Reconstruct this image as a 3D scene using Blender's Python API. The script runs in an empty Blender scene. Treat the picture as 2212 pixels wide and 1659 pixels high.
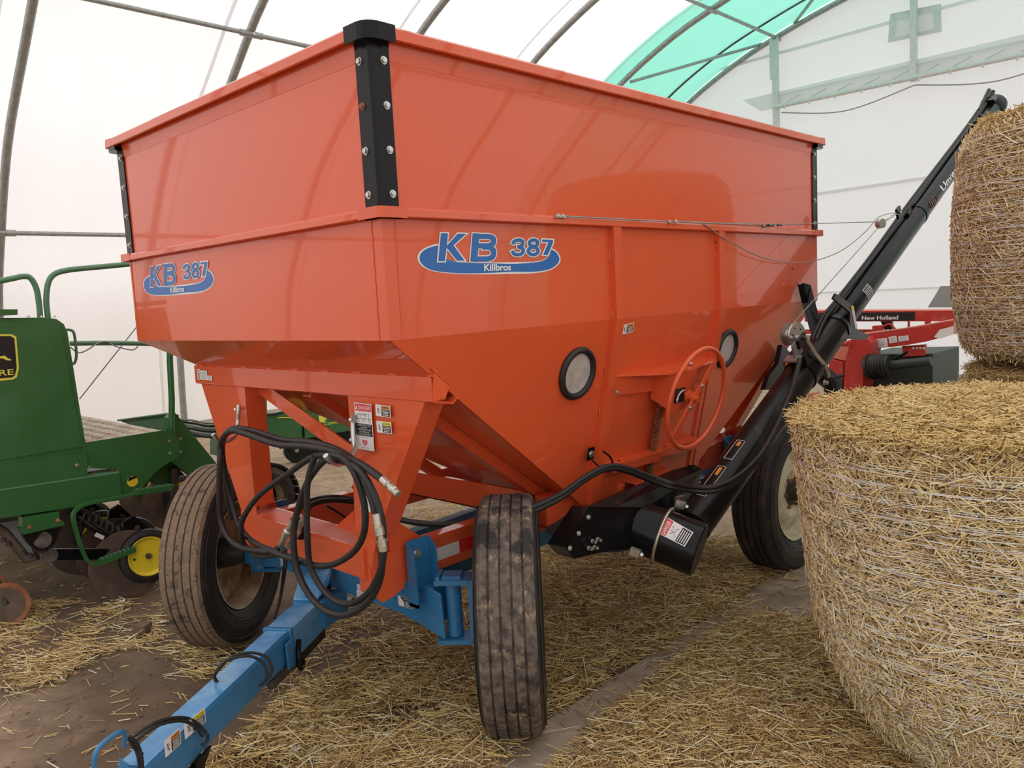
import bpy, math, random
import numpy as np
from mathutils import Vector, Matrix

# ------------------------------------------------------------------ camera, sky, exposure
S = bpy.context.scene
COL = S.collection
CAM = dict(f=1722.74, o=(2.1356, -1.6432, 1.8435), yaw=.7661, pitch=-.1097, roll=-.0529)

def cam_axes():
    y, p, r = CAM['yaw'], CAM['pitch'], CAM['roll']
    f = Vector((-math.sin(y) * math.cos(p), math.cos(y) * math.cos(p), math.sin(p)))
    rt = f.cross(Vector((0, 0, 1))).normalized()
    u = rt.cross(f)
    return math.cos(r) * rt + math.sin(r) * u, -math.sin(r) * rt + math.cos(r) * u, f

RT, UP, FW = cam_axes()
CO = Vector(CAM['o'])
cd = bpy.data.cameras.new('camera')
cam = bpy.data.objects.new('camera', cd)
COL.objects.link(cam)
cd.sensor_width = 36
cd.lens = CAM['f'] / 2212 * 36
cd.clip_start = .05
cd.clip_end = 200
cam.matrix_world = Matrix(((RT.x, UP.x, -FW.x, CO.x), (RT.y, UP.y, -FW.y, CO.y), (RT.z, UP.z, -FW.z, CO.z), (0, 0, 0, 1)))
S.camera = cam
S.view_settings.view_transform = 'Standard'
S.view_settings.look = 'None'
S.view_settings.gamma = 1
S.view_settings.exposure = 0.0
S.view_settings.use_curve_mapping = False

wd = bpy.data.worlds.new('overcast_sky')
S.world = wd
wd.use_nodes = True
bg = wd.node_tree.nodes['Background']
bg.inputs['Color'].default_value = (.96, .98, 1.0, 1)
bg.inputs['Strength'].default_value = 1.45
sd = bpy.data.lights.new('hazy_sun', 'SUN')
sd.energy = 3.6
sd.angle = math.radians(12)
sd.color = (1, .98, .98)
sun = bpy.data.objects.new('hazy_sun', sd)
COL.objects.link(sun)
sun.rotation_euler = Vector((-.05, -.03, -.99)).to_track_quat('-Z', 'Y').to_euler()
sun.location = (-6, 2, 14)

def ray(px, py):
    return RT * ((px - 1106) / CAM['f']) + UP * ((829.5 - py) / CAM['f']) + FW

def P(px, py, ax, val):
    """where the sight line through a photo pixel meets the plane ax = val"""
    d = ray(px, py)
    i = 'xyz'.index(ax)
    return CO + d * ((val - CO[i]) / d[i])

def PL(px, py, p0, n):
    d = ray(px, py)
    p0, n = Vector(p0), Vector(n)
    return CO + d * (n.dot(p0 - CO) / n.dot(d))

TN = Vector((1, 0, -.2233))

def PT(px, py, off=0.0):
    return PL(px, py, Vector((0, 0, 1.717)) + TN.normalized() * off, TN)

# ------------------------------------------------------------------ materials
def srgb(r, g, b):
    f = lambda c: (c / 255 / 12.92) if c / 255 <= .04045 else ((c / 255 + .055) / 1.055) ** 2.4
    return (f(r), f(g), f(b), 1)

def mat(name, col, rough=.5, metal=0, coat=0, spec=.5, var=None, bump=None, coat_rough=.05):
    """var = (second colour, noise scale, low, high); bump = (scale, strength)"""
    m = bpy.data.materials.new(name)
    m.use_nodes = True
    nt = m.node_tree
    b = nt.nodes['Principled BSDF']
    lighten = lambda c: (*[min(v * 1.4, max(v, .82)) for v in c[:3]], 1)
    if not metal:
        col = lighten(col)
        if var: var = [(lighten(v[0]), *v[1:]) for v in (var if isinstance(var, list) else [var])]
    b.inputs['Base Color'].default_value = col
    b.inputs['Roughness'].default_value = rough
    b.inputs['Metallic'].default_value = metal
    b.inputs['Coat Weight'].default_value = coat
    b.inputs['Coat Roughness'].default_value = coat_rough
    b.inputs['Specular IOR Level'].default_value = spec
    N, L = nt.nodes.new, nt.links.new
    if var or bump:
        tc = N('ShaderNodeTexCoord')
    if var:
        for k, (c2, sc, lo, hi) in enumerate(var if isinstance(var, list) else [var]):
            n = N('ShaderNodeTexNoise')
            n.inputs['Scale'].default_value = sc
            n.inputs['Detail'].default_value = 6
            n.inputs['Roughness'].default_value = .65
            L(tc.outputs['Object'], n.inputs['Vector'])
            mr = N('ShaderNodeMapRange')
            mr.inputs['From Min'].default_value = lo
            mr.inputs['From Max'].default_value = hi
            L(n.outputs['Fac'], mr.inputs['Value'])
            mx = N('ShaderNodeMix')
            mx.data_type = 'RGBA'
            L(mr.outputs['Result'], mx.inputs['Factor'])
            src = b.inputs['Base Color'].links[0].from_socket if b.inputs['Base Color'].links else None
            if src: L(src, mx.inputs[6])
            else: mx.inputs[6].default_value = col
            mx.inputs[7].default_value = c2
            L(mx.outputs[2], b.inputs['Base Color'])
    if bump:
        n = N('ShaderNodeTexNoise')
        n.inputs['Scale'].default_value = bump[0]
        n.inputs['Detail'].default_value = 5
        L(tc.outputs['Object'], n.inputs['Vector'])
        bp = N('ShaderNodeBump')
        bp.inputs['Strength'].default_value = bump[1]
        bp.inputs['Distance'].default_value = .01
        L(n.outputs['Fac'], bp.inputs['Height'])
        L(bp.outputs['Normal'], b.inputs['Normal'])
    return m

M = {}
M['orange'] = mat('orange_paint', (.54, .076, .022, 1), .30, coat=.7, spec=.28, var=((.53, .078, .028, 1), 2.2, .45, .7), bump=(1.3, .08), coat_rough=.03)
M['orange_dull'] = mat('orange_paint_dusty', (.58, .075, .022, 1), .45, var=((.45, .16, .09, 1), 5, .55, .8))
M['black'] = mat('black_paint', (.004, .004, .005, 1), .24, spec=.25)
M['black_dust'] = mat('black_paint_dusty', (.007, .0065, .007, 1), .30, spec=.27, var=((.05, .040, .035, 1), 9, .58, .85))
M['blue'] = mat('blue_paint', (.022, .14, .30, 1), .4, coat=.3, var=[((.015, .10, .22, 1), 3, .45, .7), ((.12, .07, .04, 1), 22, .70, .78)], bump=(30, .08))
M['blue_top'] = mat('blue_paint_worn', (.035, .20, .42, 1), .36, coat=.3, var=[((.20, .36, .52, 1), 7, .45, .75), ((.16, .10, .06, 1), 20, .70, .78)])
M['bolt'] = mat('zinc_bolt', (.62, .62, .60, 1), .3, metal=.9)
M['zinc'] = mat('zinc_plated', (.62, .60, .52, 1), .32, metal=.85, var=((.35, .30, .20, 1), 12, .5, .8))
M['steel'] = mat('galvanised_steel', (.42, .43, .42, 1), .42, metal=.6, var=((.28, .29, .28, 1), 15, .4, .7))
M['rust'] = mat('rusty_steel', (.16, .06, .025, 1), .7, var=((.32, .12, .05, 1), 14, .4, .7), bump=(40, .2))
M['disc'] = mat('soiled_steel_disc', (.10, .075, .06, 1), .5, metal=.3, var=((.20, .13, .09, 1), 9, .4, .75))
M['rubber'] = mat('hose_rubber', (.010, .0095, .0095, 1), .5, bump=(60, .1))
M['tyre_side'] = mat('tyre_sidewall', (.012, .011, .0105, 1), .6, var=((.05, .037, .028, 1), 4, .5, .75), bump=(25, .15))
M['tyre'] = mat('tyre_tread', (.036, .031, .027, 1), .8, var=[((.125, .098, .076, 1), 26, .35, .60), ((.24, .175, .115, 1), 17, .57, .64), ((.02, .018, .017, 1), 5, .55, .62)], bump=(60, .5))
M['tyre_mud'] = mat('tyre_tread_muddy', (.035, .03, .028, 1), .85, var=[((.16, .115, .078, 1), 24, .30, .45), ((.22, .155, .098, 1), 60, .52, .62), ((.055, .046, .040, 1), 10, .58, .68)], bump=(50, 1.0))
M['tyre_dark'] = mat('tyre_tread_dark', (.018, .016, .015, 1), .6, var=((.07, .045, .03, 1), 7, .5, .75), bump=(30, .25))
M['cream'] = mat('cream_rim', (.55, .52, .36, 1), .4, var=((.30, .22, .13, 1), 5, .5, .75))
M['cream_mud'] = mat('cream_rim_muddy', (.36, .29, .17, 1), .6, var=((.13, .075, .04, 1), 5, .38, .62))
M['hub'] = mat('greasy_hub', (.03, .024, .02, 1), .6, var=((.10, .07, .05, 1), 10, .5, .7))
M['dblue'] = mat('decal_blue', (.010, .10, .34, 1), .35, coat=.2)
M['dwhite'] = mat('decal_white', (.80, .77, .68, 1), .35, coat=.3)
M['swhite'] = mat('sticker_white', (.72, .72, .70, 1), .4)
M['sgrey'] = mat('sticker_grey', (.35, .35, .35, 1), .5)
M['sblack'] = mat('sticker_black', (.008, .008, .008, 1), .4)
M['sred'] = mat('sticker_red', (.55, .03, .04, 1), .4)
M['sorange'] = mat('sticker_orange', (.75, .20, .03, 1), .4)
M['syellow'] = mat('sticker_yellow', (.85, .65, .03, 1), .4)
M['tape_white'] = mat('reflective_white', (.72, .72, .75, 1), .35)
M['tape_red'] = mat('reflective_red', (.55, .01, .015, 1), .3, coat=.4)
M['pane'] = mat('dusty_window_pane', (.42, .38, .36, 1), .25, coat=.4, var=((.30, .27, .25, 1), 12, .4, .7))
M['green'] = mat('green_paint', (.018, .10, .022, 1), .45, coat=.25, var=[((.03, .12, .04, 1), 3, .45, .7), ((.10, .12, .07, 1), 14, .66, .85)])
M['green_pale'] = mat('green_tube_paint', (.07, .17, .09, 1), .4, coat=.3)
M['yellow'] = mat('yellow_paint', (.75, .47, .02, 1), .45, var=((.45, .25, .03, 1), 8, .55, .8))
M['yellow_decal'] = mat('yellow_decal', (.80, .58, .08, 1), .4)
M['deck'] = mat('deck_tread', (.42, .36, .27, 1), .6, var=((.24, .18, .12, 1), 8, .4, .7))
M['red'] = mat('mower_red', (.36, .025, .018, 1), .42, coat=.3, var=((.45, .13, .09, 1), 6, .55, .8))
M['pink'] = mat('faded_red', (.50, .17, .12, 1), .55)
M['grey'] = mat('grey_plastic', (.22, .24, .235, 1), .55)
M['amber'] = mat('amber_lens', (.55, .10, .01, 1), .3)
M['wood'] = mat('grey_wood', (.12, .08, .05, 1), .8)
M['fluff'] = mat('white_feather', (.62, .56, .50, 1), .9)
M['concrete'] = mat('concrete', (.33, .265, .205, 1), .85, var=[((.19, .145, .105, 1), 3, .4, .65), ((.10, .075, .055, 1), 26, .60, .72)], bump=(50, .3))
M['net'] = mat('bale_net', (.82, .78, .76, 1), .35)
M['rednet'] = mat('bale_net_red', (.55, .08, .05, 1), .4)
M['rope'] = mat('grey_rope', (.25, .24, .28, 1), .7)
M['bellows'] = mat('dark_green_cover', (.018, .028, .022, 1), .5)

def straw_mat(name, stops, rough=.55):
    m = bpy.data.materials.new(name)
    m.use_nodes = True
    nt = m.node_tree
    b = nt.nodes['Principled BSDF']
    b.inputs['Roughness'].default_value = rough
    b.inputs['Specular IOR Level'].default_value = .35
    g = nt.nodes.new('ShaderNodeNewGeometry')
    r = nt.nodes.new('ShaderNodeValToRGB')
    r.color_ramp.interpolation = 'CONSTANT'
    el = r.color_ramp.elements
    while len(el) < len(stops): el.new(.5)
    for e, (p, c) in zip(el, stops):
        e.position = p
        e.color = (*c, 1)
    nt.links.new(g.outputs['Random Per Island'], r.inputs['Fac'])
    nt.links.new(r.outputs['Color'], b.inputs['Base Color'])
    return m

M['straw'] = straw_mat('golden_straw', [(0, (.74, .53, .21)), (.25, (.86, .66, .29)), (.5, (.58, .39, .15)), (.68, (.84, .66, .30)), (.85, (.32, .19, .07)), (.94, (.92, .82, .55))])
M['straw_floor'] = straw_mat('floor_straw', [(0, (.66, .46, .18)), (.25, (.82, .61, .26)), (.45, (.42, .26, .10)), (.62, (.90, .72, .36)), (.78, (.28, .17, .075)), (.87, (.96, .88, .62))])
M['straw_bale'] = straw_mat('bale_straw', [(0, (.76, .57, .28)), (.2, (.88, .71, .38)), (.42, (.58, .40, .19)), (.58, (.93, .79, .47)), (.74, (.38, .25, .12)), (.85, (.96, .88, .63))])

def core_mat():
    m = mat('packed_straw', (.30, .19, .08, 1), .9)
    nt = m.node_tree
    N, L = nt.nodes.new, nt.links.new
    tc = N('ShaderNodeTexCoord')
    mp = N('ShaderNodeMapping')
    mp.inputs['Scale'].default_value = (22, 22, 90)
    L(tc.outputs['Object'], mp.inputs['Vector'])
    n = N('ShaderNodeTexNoise')
    n.inputs['Scale'].default_value = 2.5
    n.inputs['Detail'].default_value = 8
    L(mp.outputs['Vector'], n.inputs['Vector'])
    r = N('ShaderNodeValToRGB')
    r.color_ramp.elements[0].position = .35
    r.color_ramp.elements[0].color = (.30, .20, .10, 1)
    r.color_ramp.elements[1].position = .68
    r.color_ramp.elements[1].color = (.85, .68, .40, 1)
    L(n.outputs['Fac'], r.inputs['Fac'])
    b = nt.nodes['Principled BSDF']
    L(r.outputs['Color'], b.inputs['Base Color'])
    bp = N('ShaderNodeBump')
    bp.inputs['Strength'].default_value = .8
    bp.inputs['Distance'].default_value = .01
    L(n.outputs['Fac'], bp.inputs['Height'])
    L(bp.outputs['Normal'], b.inputs['Normal'])
    return m
M['core'] = core_mat()

def membrane(name, col, mixf=.7, bump=.25):
    """woven plastic cover that lets daylight through"""
    m = bpy.data.materials.new(name)
    m.use_nodes = True
    nt = m.node_tree
    N, L = nt.nodes.new, nt.links.new
    nt.nodes.remove(nt.nodes['Principled BSDF'])
    out = nt.nodes['Material Output']
    d, t, mx = N('ShaderNodeBsdfDiffuse'), N('ShaderNodeBsdfTranslucent'), N('ShaderNodeMixShader')
    tc = N('ShaderNodeTexCoord')
    mp = N('ShaderNodeMapping')
    mp.inputs['Scale'].default_value = (.5, 3.0, .5)
    n = N('ShaderNodeTexNoise')
    n.inputs['Scale'].default_value = 1.2
    n.inputs['Detail'].default_value = 4
    L(tc.outputs['Object'], mp.inputs['Vector'])
    L(mp.outputs['Vector'], n.inputs['Vector'])
    r = N('ShaderNodeMix')
    r.data_type = 'RGBA'
    L(n.outputs['Fac'], r.inputs['Factor'])
    r.inputs[6].default_value = (*[c * .93 for c in col], 1)
    r.inputs[7].default_value = (*col, 1)
    for s in (d, t): L(r.outputs[2], s.inputs['Color'])
    mx.inputs[0].default_value = mixf
    L(d.outputs[0], mx.inputs[1])
    L(t.outputs[0], mx.inputs[2])
    L(mx.outputs[0], out.inputs['Surface'])
    bp = N('ShaderNodeBump')
    bp.inputs['Strength'].default_value = bump
    bp.inputs['Distance'].default_value = .05
    L(n.outputs['Fac'], bp.inputs['Height'])
    for s in (d, t): L(bp.outputs['Normal'], s.inputs['Normal'])
    return m
M['cover'] = membrane('white_translucent_cover', (.90, .875, .87), .45)
M['cover_green'] = membrane('green_translucent_cover', (.27, .66, .53), .5)
M['cover_end'] = membrane('white_end_cover', (.84, .86, .895), .45)
M['double_cloth'] = membrane('double_cover_cloth', (.95, .94, .95), .5)
M['steel_pale'] = mat('pale_galvanised_steel', (.50, .51, .50, 1), .5, var=((.40, .42, .41, 1), 15, .4, .7))
M['vent'] = membrane('clear_patch', (.95, .95, .97), .7)

def ground_mat():
    m = bpy.data.materials.new('earth_floor')
    m.use_nodes = True
    nt = m.node_tree
    N, L = nt.nodes.new, nt.links.new
    b = nt.nodes['Principled BSDF']
    b.inputs['Roughness'].default_value = .92
    tc = N('ShaderNodeTexCoord')
    def noise(sc, det=6, rough=.6):
        n = N('ShaderNodeTexNoise')
        n.inputs['Scale'].default_value = sc
        n.inputs['Detail'].default_value = det
        n.inputs['Roughness'].default_value = rough
        L(tc.outputs['Object'], n.inputs['Vector'])
        return n
    def rng(v, a, c, lo=0, hi=1):
        r = N('ShaderNodeMapRange')
        r.inputs['From Min'].default_value = a
        r.inputs['From Max'].default_value = c
        r.inputs['To Min'].default_value = lo
        r.inputs['To Max'].default_value = hi
        L(v, r.inputs['Value'])
        return r.outputs['Result']
    # darker earth around the wagon, paler further off: distance from the wagon's middle
    sx = N('ShaderNodeSeparateXYZ')
    L(tc.outputs['Object'], sx.inputs[0])
    dv = N('ShaderNodeVectorMath')
    dv.operation = 'DISTANCE'
    dv.inputs[1].default_value = (-1.7, .55, 0)
    sc = N('ShaderNodeVectorMath')
    sc.operation = 'MULTIPLY'
    sc.inputs[1].default_value = (.8, 1.25, 0)
    L(tc.outputs['Object'], sc.inputs[0])
    dv.inputs[1].default_value = (-1.5, .75, 0)
    L(sc.outputs[0], dv.inputs[0])
    n0 = noise(.8, 4)
    ad = N('ShaderNodeMath')
    ad.operation = 'MULTIPLY_ADD'
    ad.inputs[1].default_value = 1.6
    L(n0.outputs['Fac'], ad.inputs[0])
    L(dv.outputs['Value'], ad.inputs[2])
    f0 = rng(ad.outputs[0], 2.2, 4.4)
    # a paler patch near the tongue's end
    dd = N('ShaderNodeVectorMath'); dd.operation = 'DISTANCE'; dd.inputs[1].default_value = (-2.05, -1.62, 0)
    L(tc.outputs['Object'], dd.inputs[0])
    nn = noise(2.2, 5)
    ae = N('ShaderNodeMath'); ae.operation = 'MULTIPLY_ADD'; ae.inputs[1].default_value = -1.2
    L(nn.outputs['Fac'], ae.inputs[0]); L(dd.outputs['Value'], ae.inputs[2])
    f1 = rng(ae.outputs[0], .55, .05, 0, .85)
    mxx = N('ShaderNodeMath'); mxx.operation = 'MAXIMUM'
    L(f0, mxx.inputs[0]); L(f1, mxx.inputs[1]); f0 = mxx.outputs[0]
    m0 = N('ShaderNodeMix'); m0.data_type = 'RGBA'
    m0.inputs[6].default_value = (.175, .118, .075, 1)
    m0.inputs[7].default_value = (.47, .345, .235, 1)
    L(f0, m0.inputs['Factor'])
    m1 = N('ShaderNodeMix'); m1.data_type = 'RGBA'; m1.blend_type = 'MULTIPLY'
    m1.inputs['Factor'].default_value = 1
    L(m0.outputs[2], m1.inputs[6])
    cr = N('ShaderNodeValToRGB')
    cr.color_ramp.elements[0].position = .3
    cr.color_ramp.elements[0].color = (.62, .60, .58, 1)
    cr.color_ramp.elements[1].position = .65
    cr.color_ramp.elements[1].color = (1.1, 1.1, 1.1, 1)
    n1 = noise(5, 10, .7)
    L(n1.outputs['Fac'], cr.inputs['Fac'])
    L(cr.outputs['Color'], m1.inputs[7])
    L(m1.outputs[2], b.inputs['Base Color'])
    bp = N('ShaderNodeBump')
    bp.inputs['Strength'].default_value = .6
    bp.inputs['Distance'].default_value = .03
    n2 = noise(14, 8, .65)
    L(n2.outputs['Fac'], bp.inputs['Height'])
    L(bp.outputs['Normal'], b.inputs['Normal'])
    return m
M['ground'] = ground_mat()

# ------------------------------------------------------------------ mesh builder
class MB:
    def __init__(s): s.v, s.f, s.m, s.sm, s.mats = [], [], [], [], []
    def mi(s, m):
        m = M[m] if isinstance(m, str) else m
        if m not in s.mats: s.mats.append(m)
        return s.mats.index(m)
    def add(s, vs, fs, m, smooth=False):
        o, k = len(s.v), s.mi(m)
        s.v += [tuple(v) for v in vs]
        for f in fs:
            s.f.append([i + o for i in f]); s.m.append(k); s.sm.append(smooth)
    def hexa(s, c, m):           # 8 corners: bottom loop 0-3, top loop 4-7
        s.add(c, [(3, 2, 1, 0), (4, 5, 6, 7), (0, 1, 5, 4), (1, 2, 6, 5), (2, 3, 7, 6), (3, 0, 4, 7)], m)
    def box(s, a, b, m):
        (x0, y0, z0), (x1, y1, z1) = a, b
        s.hexa([(x0, y0, z0), (x1, y0, z0), (x1, y1, z0), (x0, y1, z0), (x0, y0, z1), (x1, y0, z1), (x1, y1, z1), (x0, y1, z1)], m)
    def obox(s, c, ax, ay, az, m):   # centre and three half-vectors
        c, ax, ay, az = map(Vector, (c, ax, ay, az))
        s.hexa([c - ax - ay - az, c + ax - ay - az, c + ax + ay - az, c - ax + ay - az, c - ax - ay + az, c + ax - ay + az, c + ax + ay + az, c - ax + ay + az], m)
    def plate(s, pts, off, m):   # polygon thickened by vector off
        off = Vector(off)
        pts = [Vector(p) for p in pts]
        n = len(pts)
        s.add(pts + [p + off for p in pts], [list(range(n))[::-1], list(range(n, 2 * n))] + [(i, (i + 1) % n, (i + 1) % n + n, i + n) for i in range(n)], m)
    def poly(s, pts, m):
        s.add(pts, [list(range(len(pts)))], m)
    def tube(s, path, r, m, n=10, cap=True, closed=False, smooth=True):
        path = [Vector(p) for p in path]
        k = len(path)
        rr = r if isinstance(r, (list, tuple)) else [r] * k
        vs, prev = [], None
        for i, p in enumerate(path):
            if closed: t = (path[(i + 1) % k] - path[i - 1])
            else: t = path[min(i + 1, k - 1)] - path[max(i - 1, 0)]
            t = t.normalized() if t.length > 1e-9 else Vector((0, 0, 1))
            if prev is None:
                a = t.cross(Vector((0, 0, 1)))
                if a.length < .1: a = t.cross(Vector((1, 0, 0)))
                a.normalize()
            else:
                a = prev - t * prev.dot(t)
                if a.length < 1e-6: a = t.orthogonal()
                a.normalize()
            prev = a
            b = t.cross(a)
            vs += [p + (a * math.cos(2 * math.pi * j / n) + b * math.sin(2 * math.pi * j / n)) * rr[i] for j in range(n)]
        fs = [(i * n + j, i * n + (j + 1) % n, (i + 1) % k * n + (j + 1) % n, (i + 1) % k * n + j) for i in range(k if closed else k - 1) for j in range(n)]
        s.add(vs, fs, m, smooth)
        if cap and not closed:
            s.add(vs[:n], [list(range(n))[::-1]], m)
            s.add(vs[-n:], [list(range(n))], m)
    def lathe(s, prof, c, ax, m, n=48, a0=0, a1=2 * math.pi, smooth=True, mfun=None):
        c, ax = Vector(c), Vector(ax).normalized()
        u = ax.cross(Vector((0, 0, 1)))
        if u.length < .1: u = Vector((1, 0, 0))
        u.normalize()
        w = ax.cross(u)
        full = abs(a1 - a0 - 2 * math.pi) < 1e-6
        k = n if full else n + 1
        vs = []
        for o, r in prof:
            vs += [c + ax * o + (u * math.cos(a0 + (a1 - a0) * j / n) + w * math.sin(a0 + (a1 - a0) * j / n)) * r for j in range(k)]
        for i in range(len(prof) - 1):
            s.add([vs[i * k + j] for j in range(k)] + [vs[(i + 1) * k + j] for j in range(k)],
                  [(j, (j + 1) % k, (j + 1) % k + k, j + k) for j in range(k if full else k - 1)], mfun(i) if mfun else m, smooth)
    def bolt(s, c, n, r=.009, h=.008, m='bolt'):
        c, n = Vector(c), Vector(n).normalized()
        s.lathe([(0, r * 1.35), (.002, r * 1.35), (.002, 0)], c, n, m, 10, smooth=False)
        s.lathe([(0, r), (h, r * .95), (h + .001, 0)], c, n, m, 6, smooth=False)
    def build(s, name, parent=None, origin=None, bevel=0, weld=False):
        o = Vector(origin) if origin is not None else (Vector(parent['_o']) if parent is not None else Vector((0, 0, 0)))
        me = bpy.data.meshes.new(name)
        me.from_pydata([tuple(Vector(v) - o) for v in s.v], [], s.f)
        for m in s.mats: me.materials.append(m)
        me.polygons.foreach_set('material_index', s.m)
        me.polygons.foreach_set('use_smooth', s.sm)
        me.update()
        ob = bpy.data.objects.new(name, me)
        COL.objects.link(ob)
        ob['_o'] = tuple(o)
        if parent is not None: ob.parent = parent
        else: ob.location = o
        if bevel:
            b = ob.modifiers.new('edges', 'BEVEL')
            b.width = bevel; b.segments = 2; b.limit_method = 'ANGLE'; b.angle_limit = math.radians(40)
        return ob

def thing(name, loc, label, cat, group=None):
    o = bpy.data.objects.new(name, None)
    COL.objects.link(o)
    o.location = loc
    o['_o'] = tuple(loc)
    o['label'] = label; o['category'] = cat
    if group: o['group'] = group
    o.empty_display_size = .1
    return o
def tag(o, label, cat, group=None, kind=None):
    o['label'] = label; o['category'] = cat
    if group: o['group'] = group
    if kind: o['kind'] = kind
    return o
def struct(o):
    o['kind'] = 'structure'
    return o

def spline(pts, n=8, closed=False):
    pts = [Vector(p) for p in pts]
    k = len(pts)
    out = []
    for i in range(k if closed else k - 1):
        g = (lambda j: pts[j % k]) if closed else (lambda j: pts[min(max(j, 0), k - 1)])
        p0, p1, p2, p3 = g(i - 1), g(i), g(i + 1), g(i + 2)
        for j in range(n):
            t = j / n
            out.append(.5 * ((2 * p1) + (p2 - p0) * t + (2 * p0 - 5 * p1 + 4 * p2 - p3) * t * t + (3 * p1 - p0 - 3 * p2 + p3) * t ** 3))
    if not closed: out.append(pts[-1])
    return out

_tc = {}
def text_geo(txt, off=0.0, depth=0.0):
    k = (txt, off)
    if k in _tc: return _tc[k]
    cu = bpy.data.curves.new('t', 'FONT')
    cu.body = txt; cu.size = 1; cu.offset = off; cu.resolution_u = 5
    ob = bpy.data.objects.new('t', cu)
    COL.objects.link(ob)
    bpy.context.view_layer.update()
    me = bpy.data.meshes.new_from_object(ob.evaluated_get(bpy.context.evaluated_depsgraph_get()))
    vs = [(v.co.x, v.co.y) for v in me.vertices]
    fs = [tuple(p.vertices) for p in me.polygons]
    bpy.data.objects.remove(ob); bpy.data.curves.remove(cu); bpy.data.meshes.remove(me)
    _tc[k] = (vs, fs)
    return _tc[k]

def put_text(mb, txt, m, o, right, up, w, h, off=0.0, base=None, lift=0.0, shear=0.0):
    """text stretched into the w x h box whose lower left corner is o"""
    vs, fs = text_geo(txt, off)
    bs = text_geo(txt, 0.0)[0]
    x0, x1 = min(v[0] for v in bs), max(v[0] for v in bs)
    y0, y1 = min(v[1] for v in bs), max(v[1] for v in bs)
    o, right, up = Vector(o), Vector(right).normalized(), Vector(up).normalized()
    n = right.cross(up)
    mb.add([o + right * ((x - x0) / (x1 - x0) * w + shear * (y - y0) / (y1 - y0) * h) + up * ((y - y0) / (y1 - y0) * h) + n * lift for x, y in vs], fs, m)

def rquad(mb, o, r, u, a, b, m, lift, rad=0.0):
    """rectangle a..b in plane coordinates"""
    n = Vector(r).cross(Vector(u)).normalized()
    x0, y0 = a; x1, y1 = b
    if rad:
        pts = []
        for cx, cy, s in ((x1 - rad, y1 - rad, 0), (x0 + rad, y1 - rad, 1), (x0 + rad, y0 + rad, 2), (x1 - rad, y0 + rad, 3)):
            for t in range(4): 
                an = (s + t / 3) * math.pi / 2
                pts.append((cx + rad * math.cos(an), cy + rad * math.sin(an)))
    else: pts = [(x0, y0), (x1, y0), (x1, y1), (x0, y1)]
    mb.poly([Vector(o) + Vector(r) * x + Vector(u) * y + n * lift for x, y in pts], m)

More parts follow.
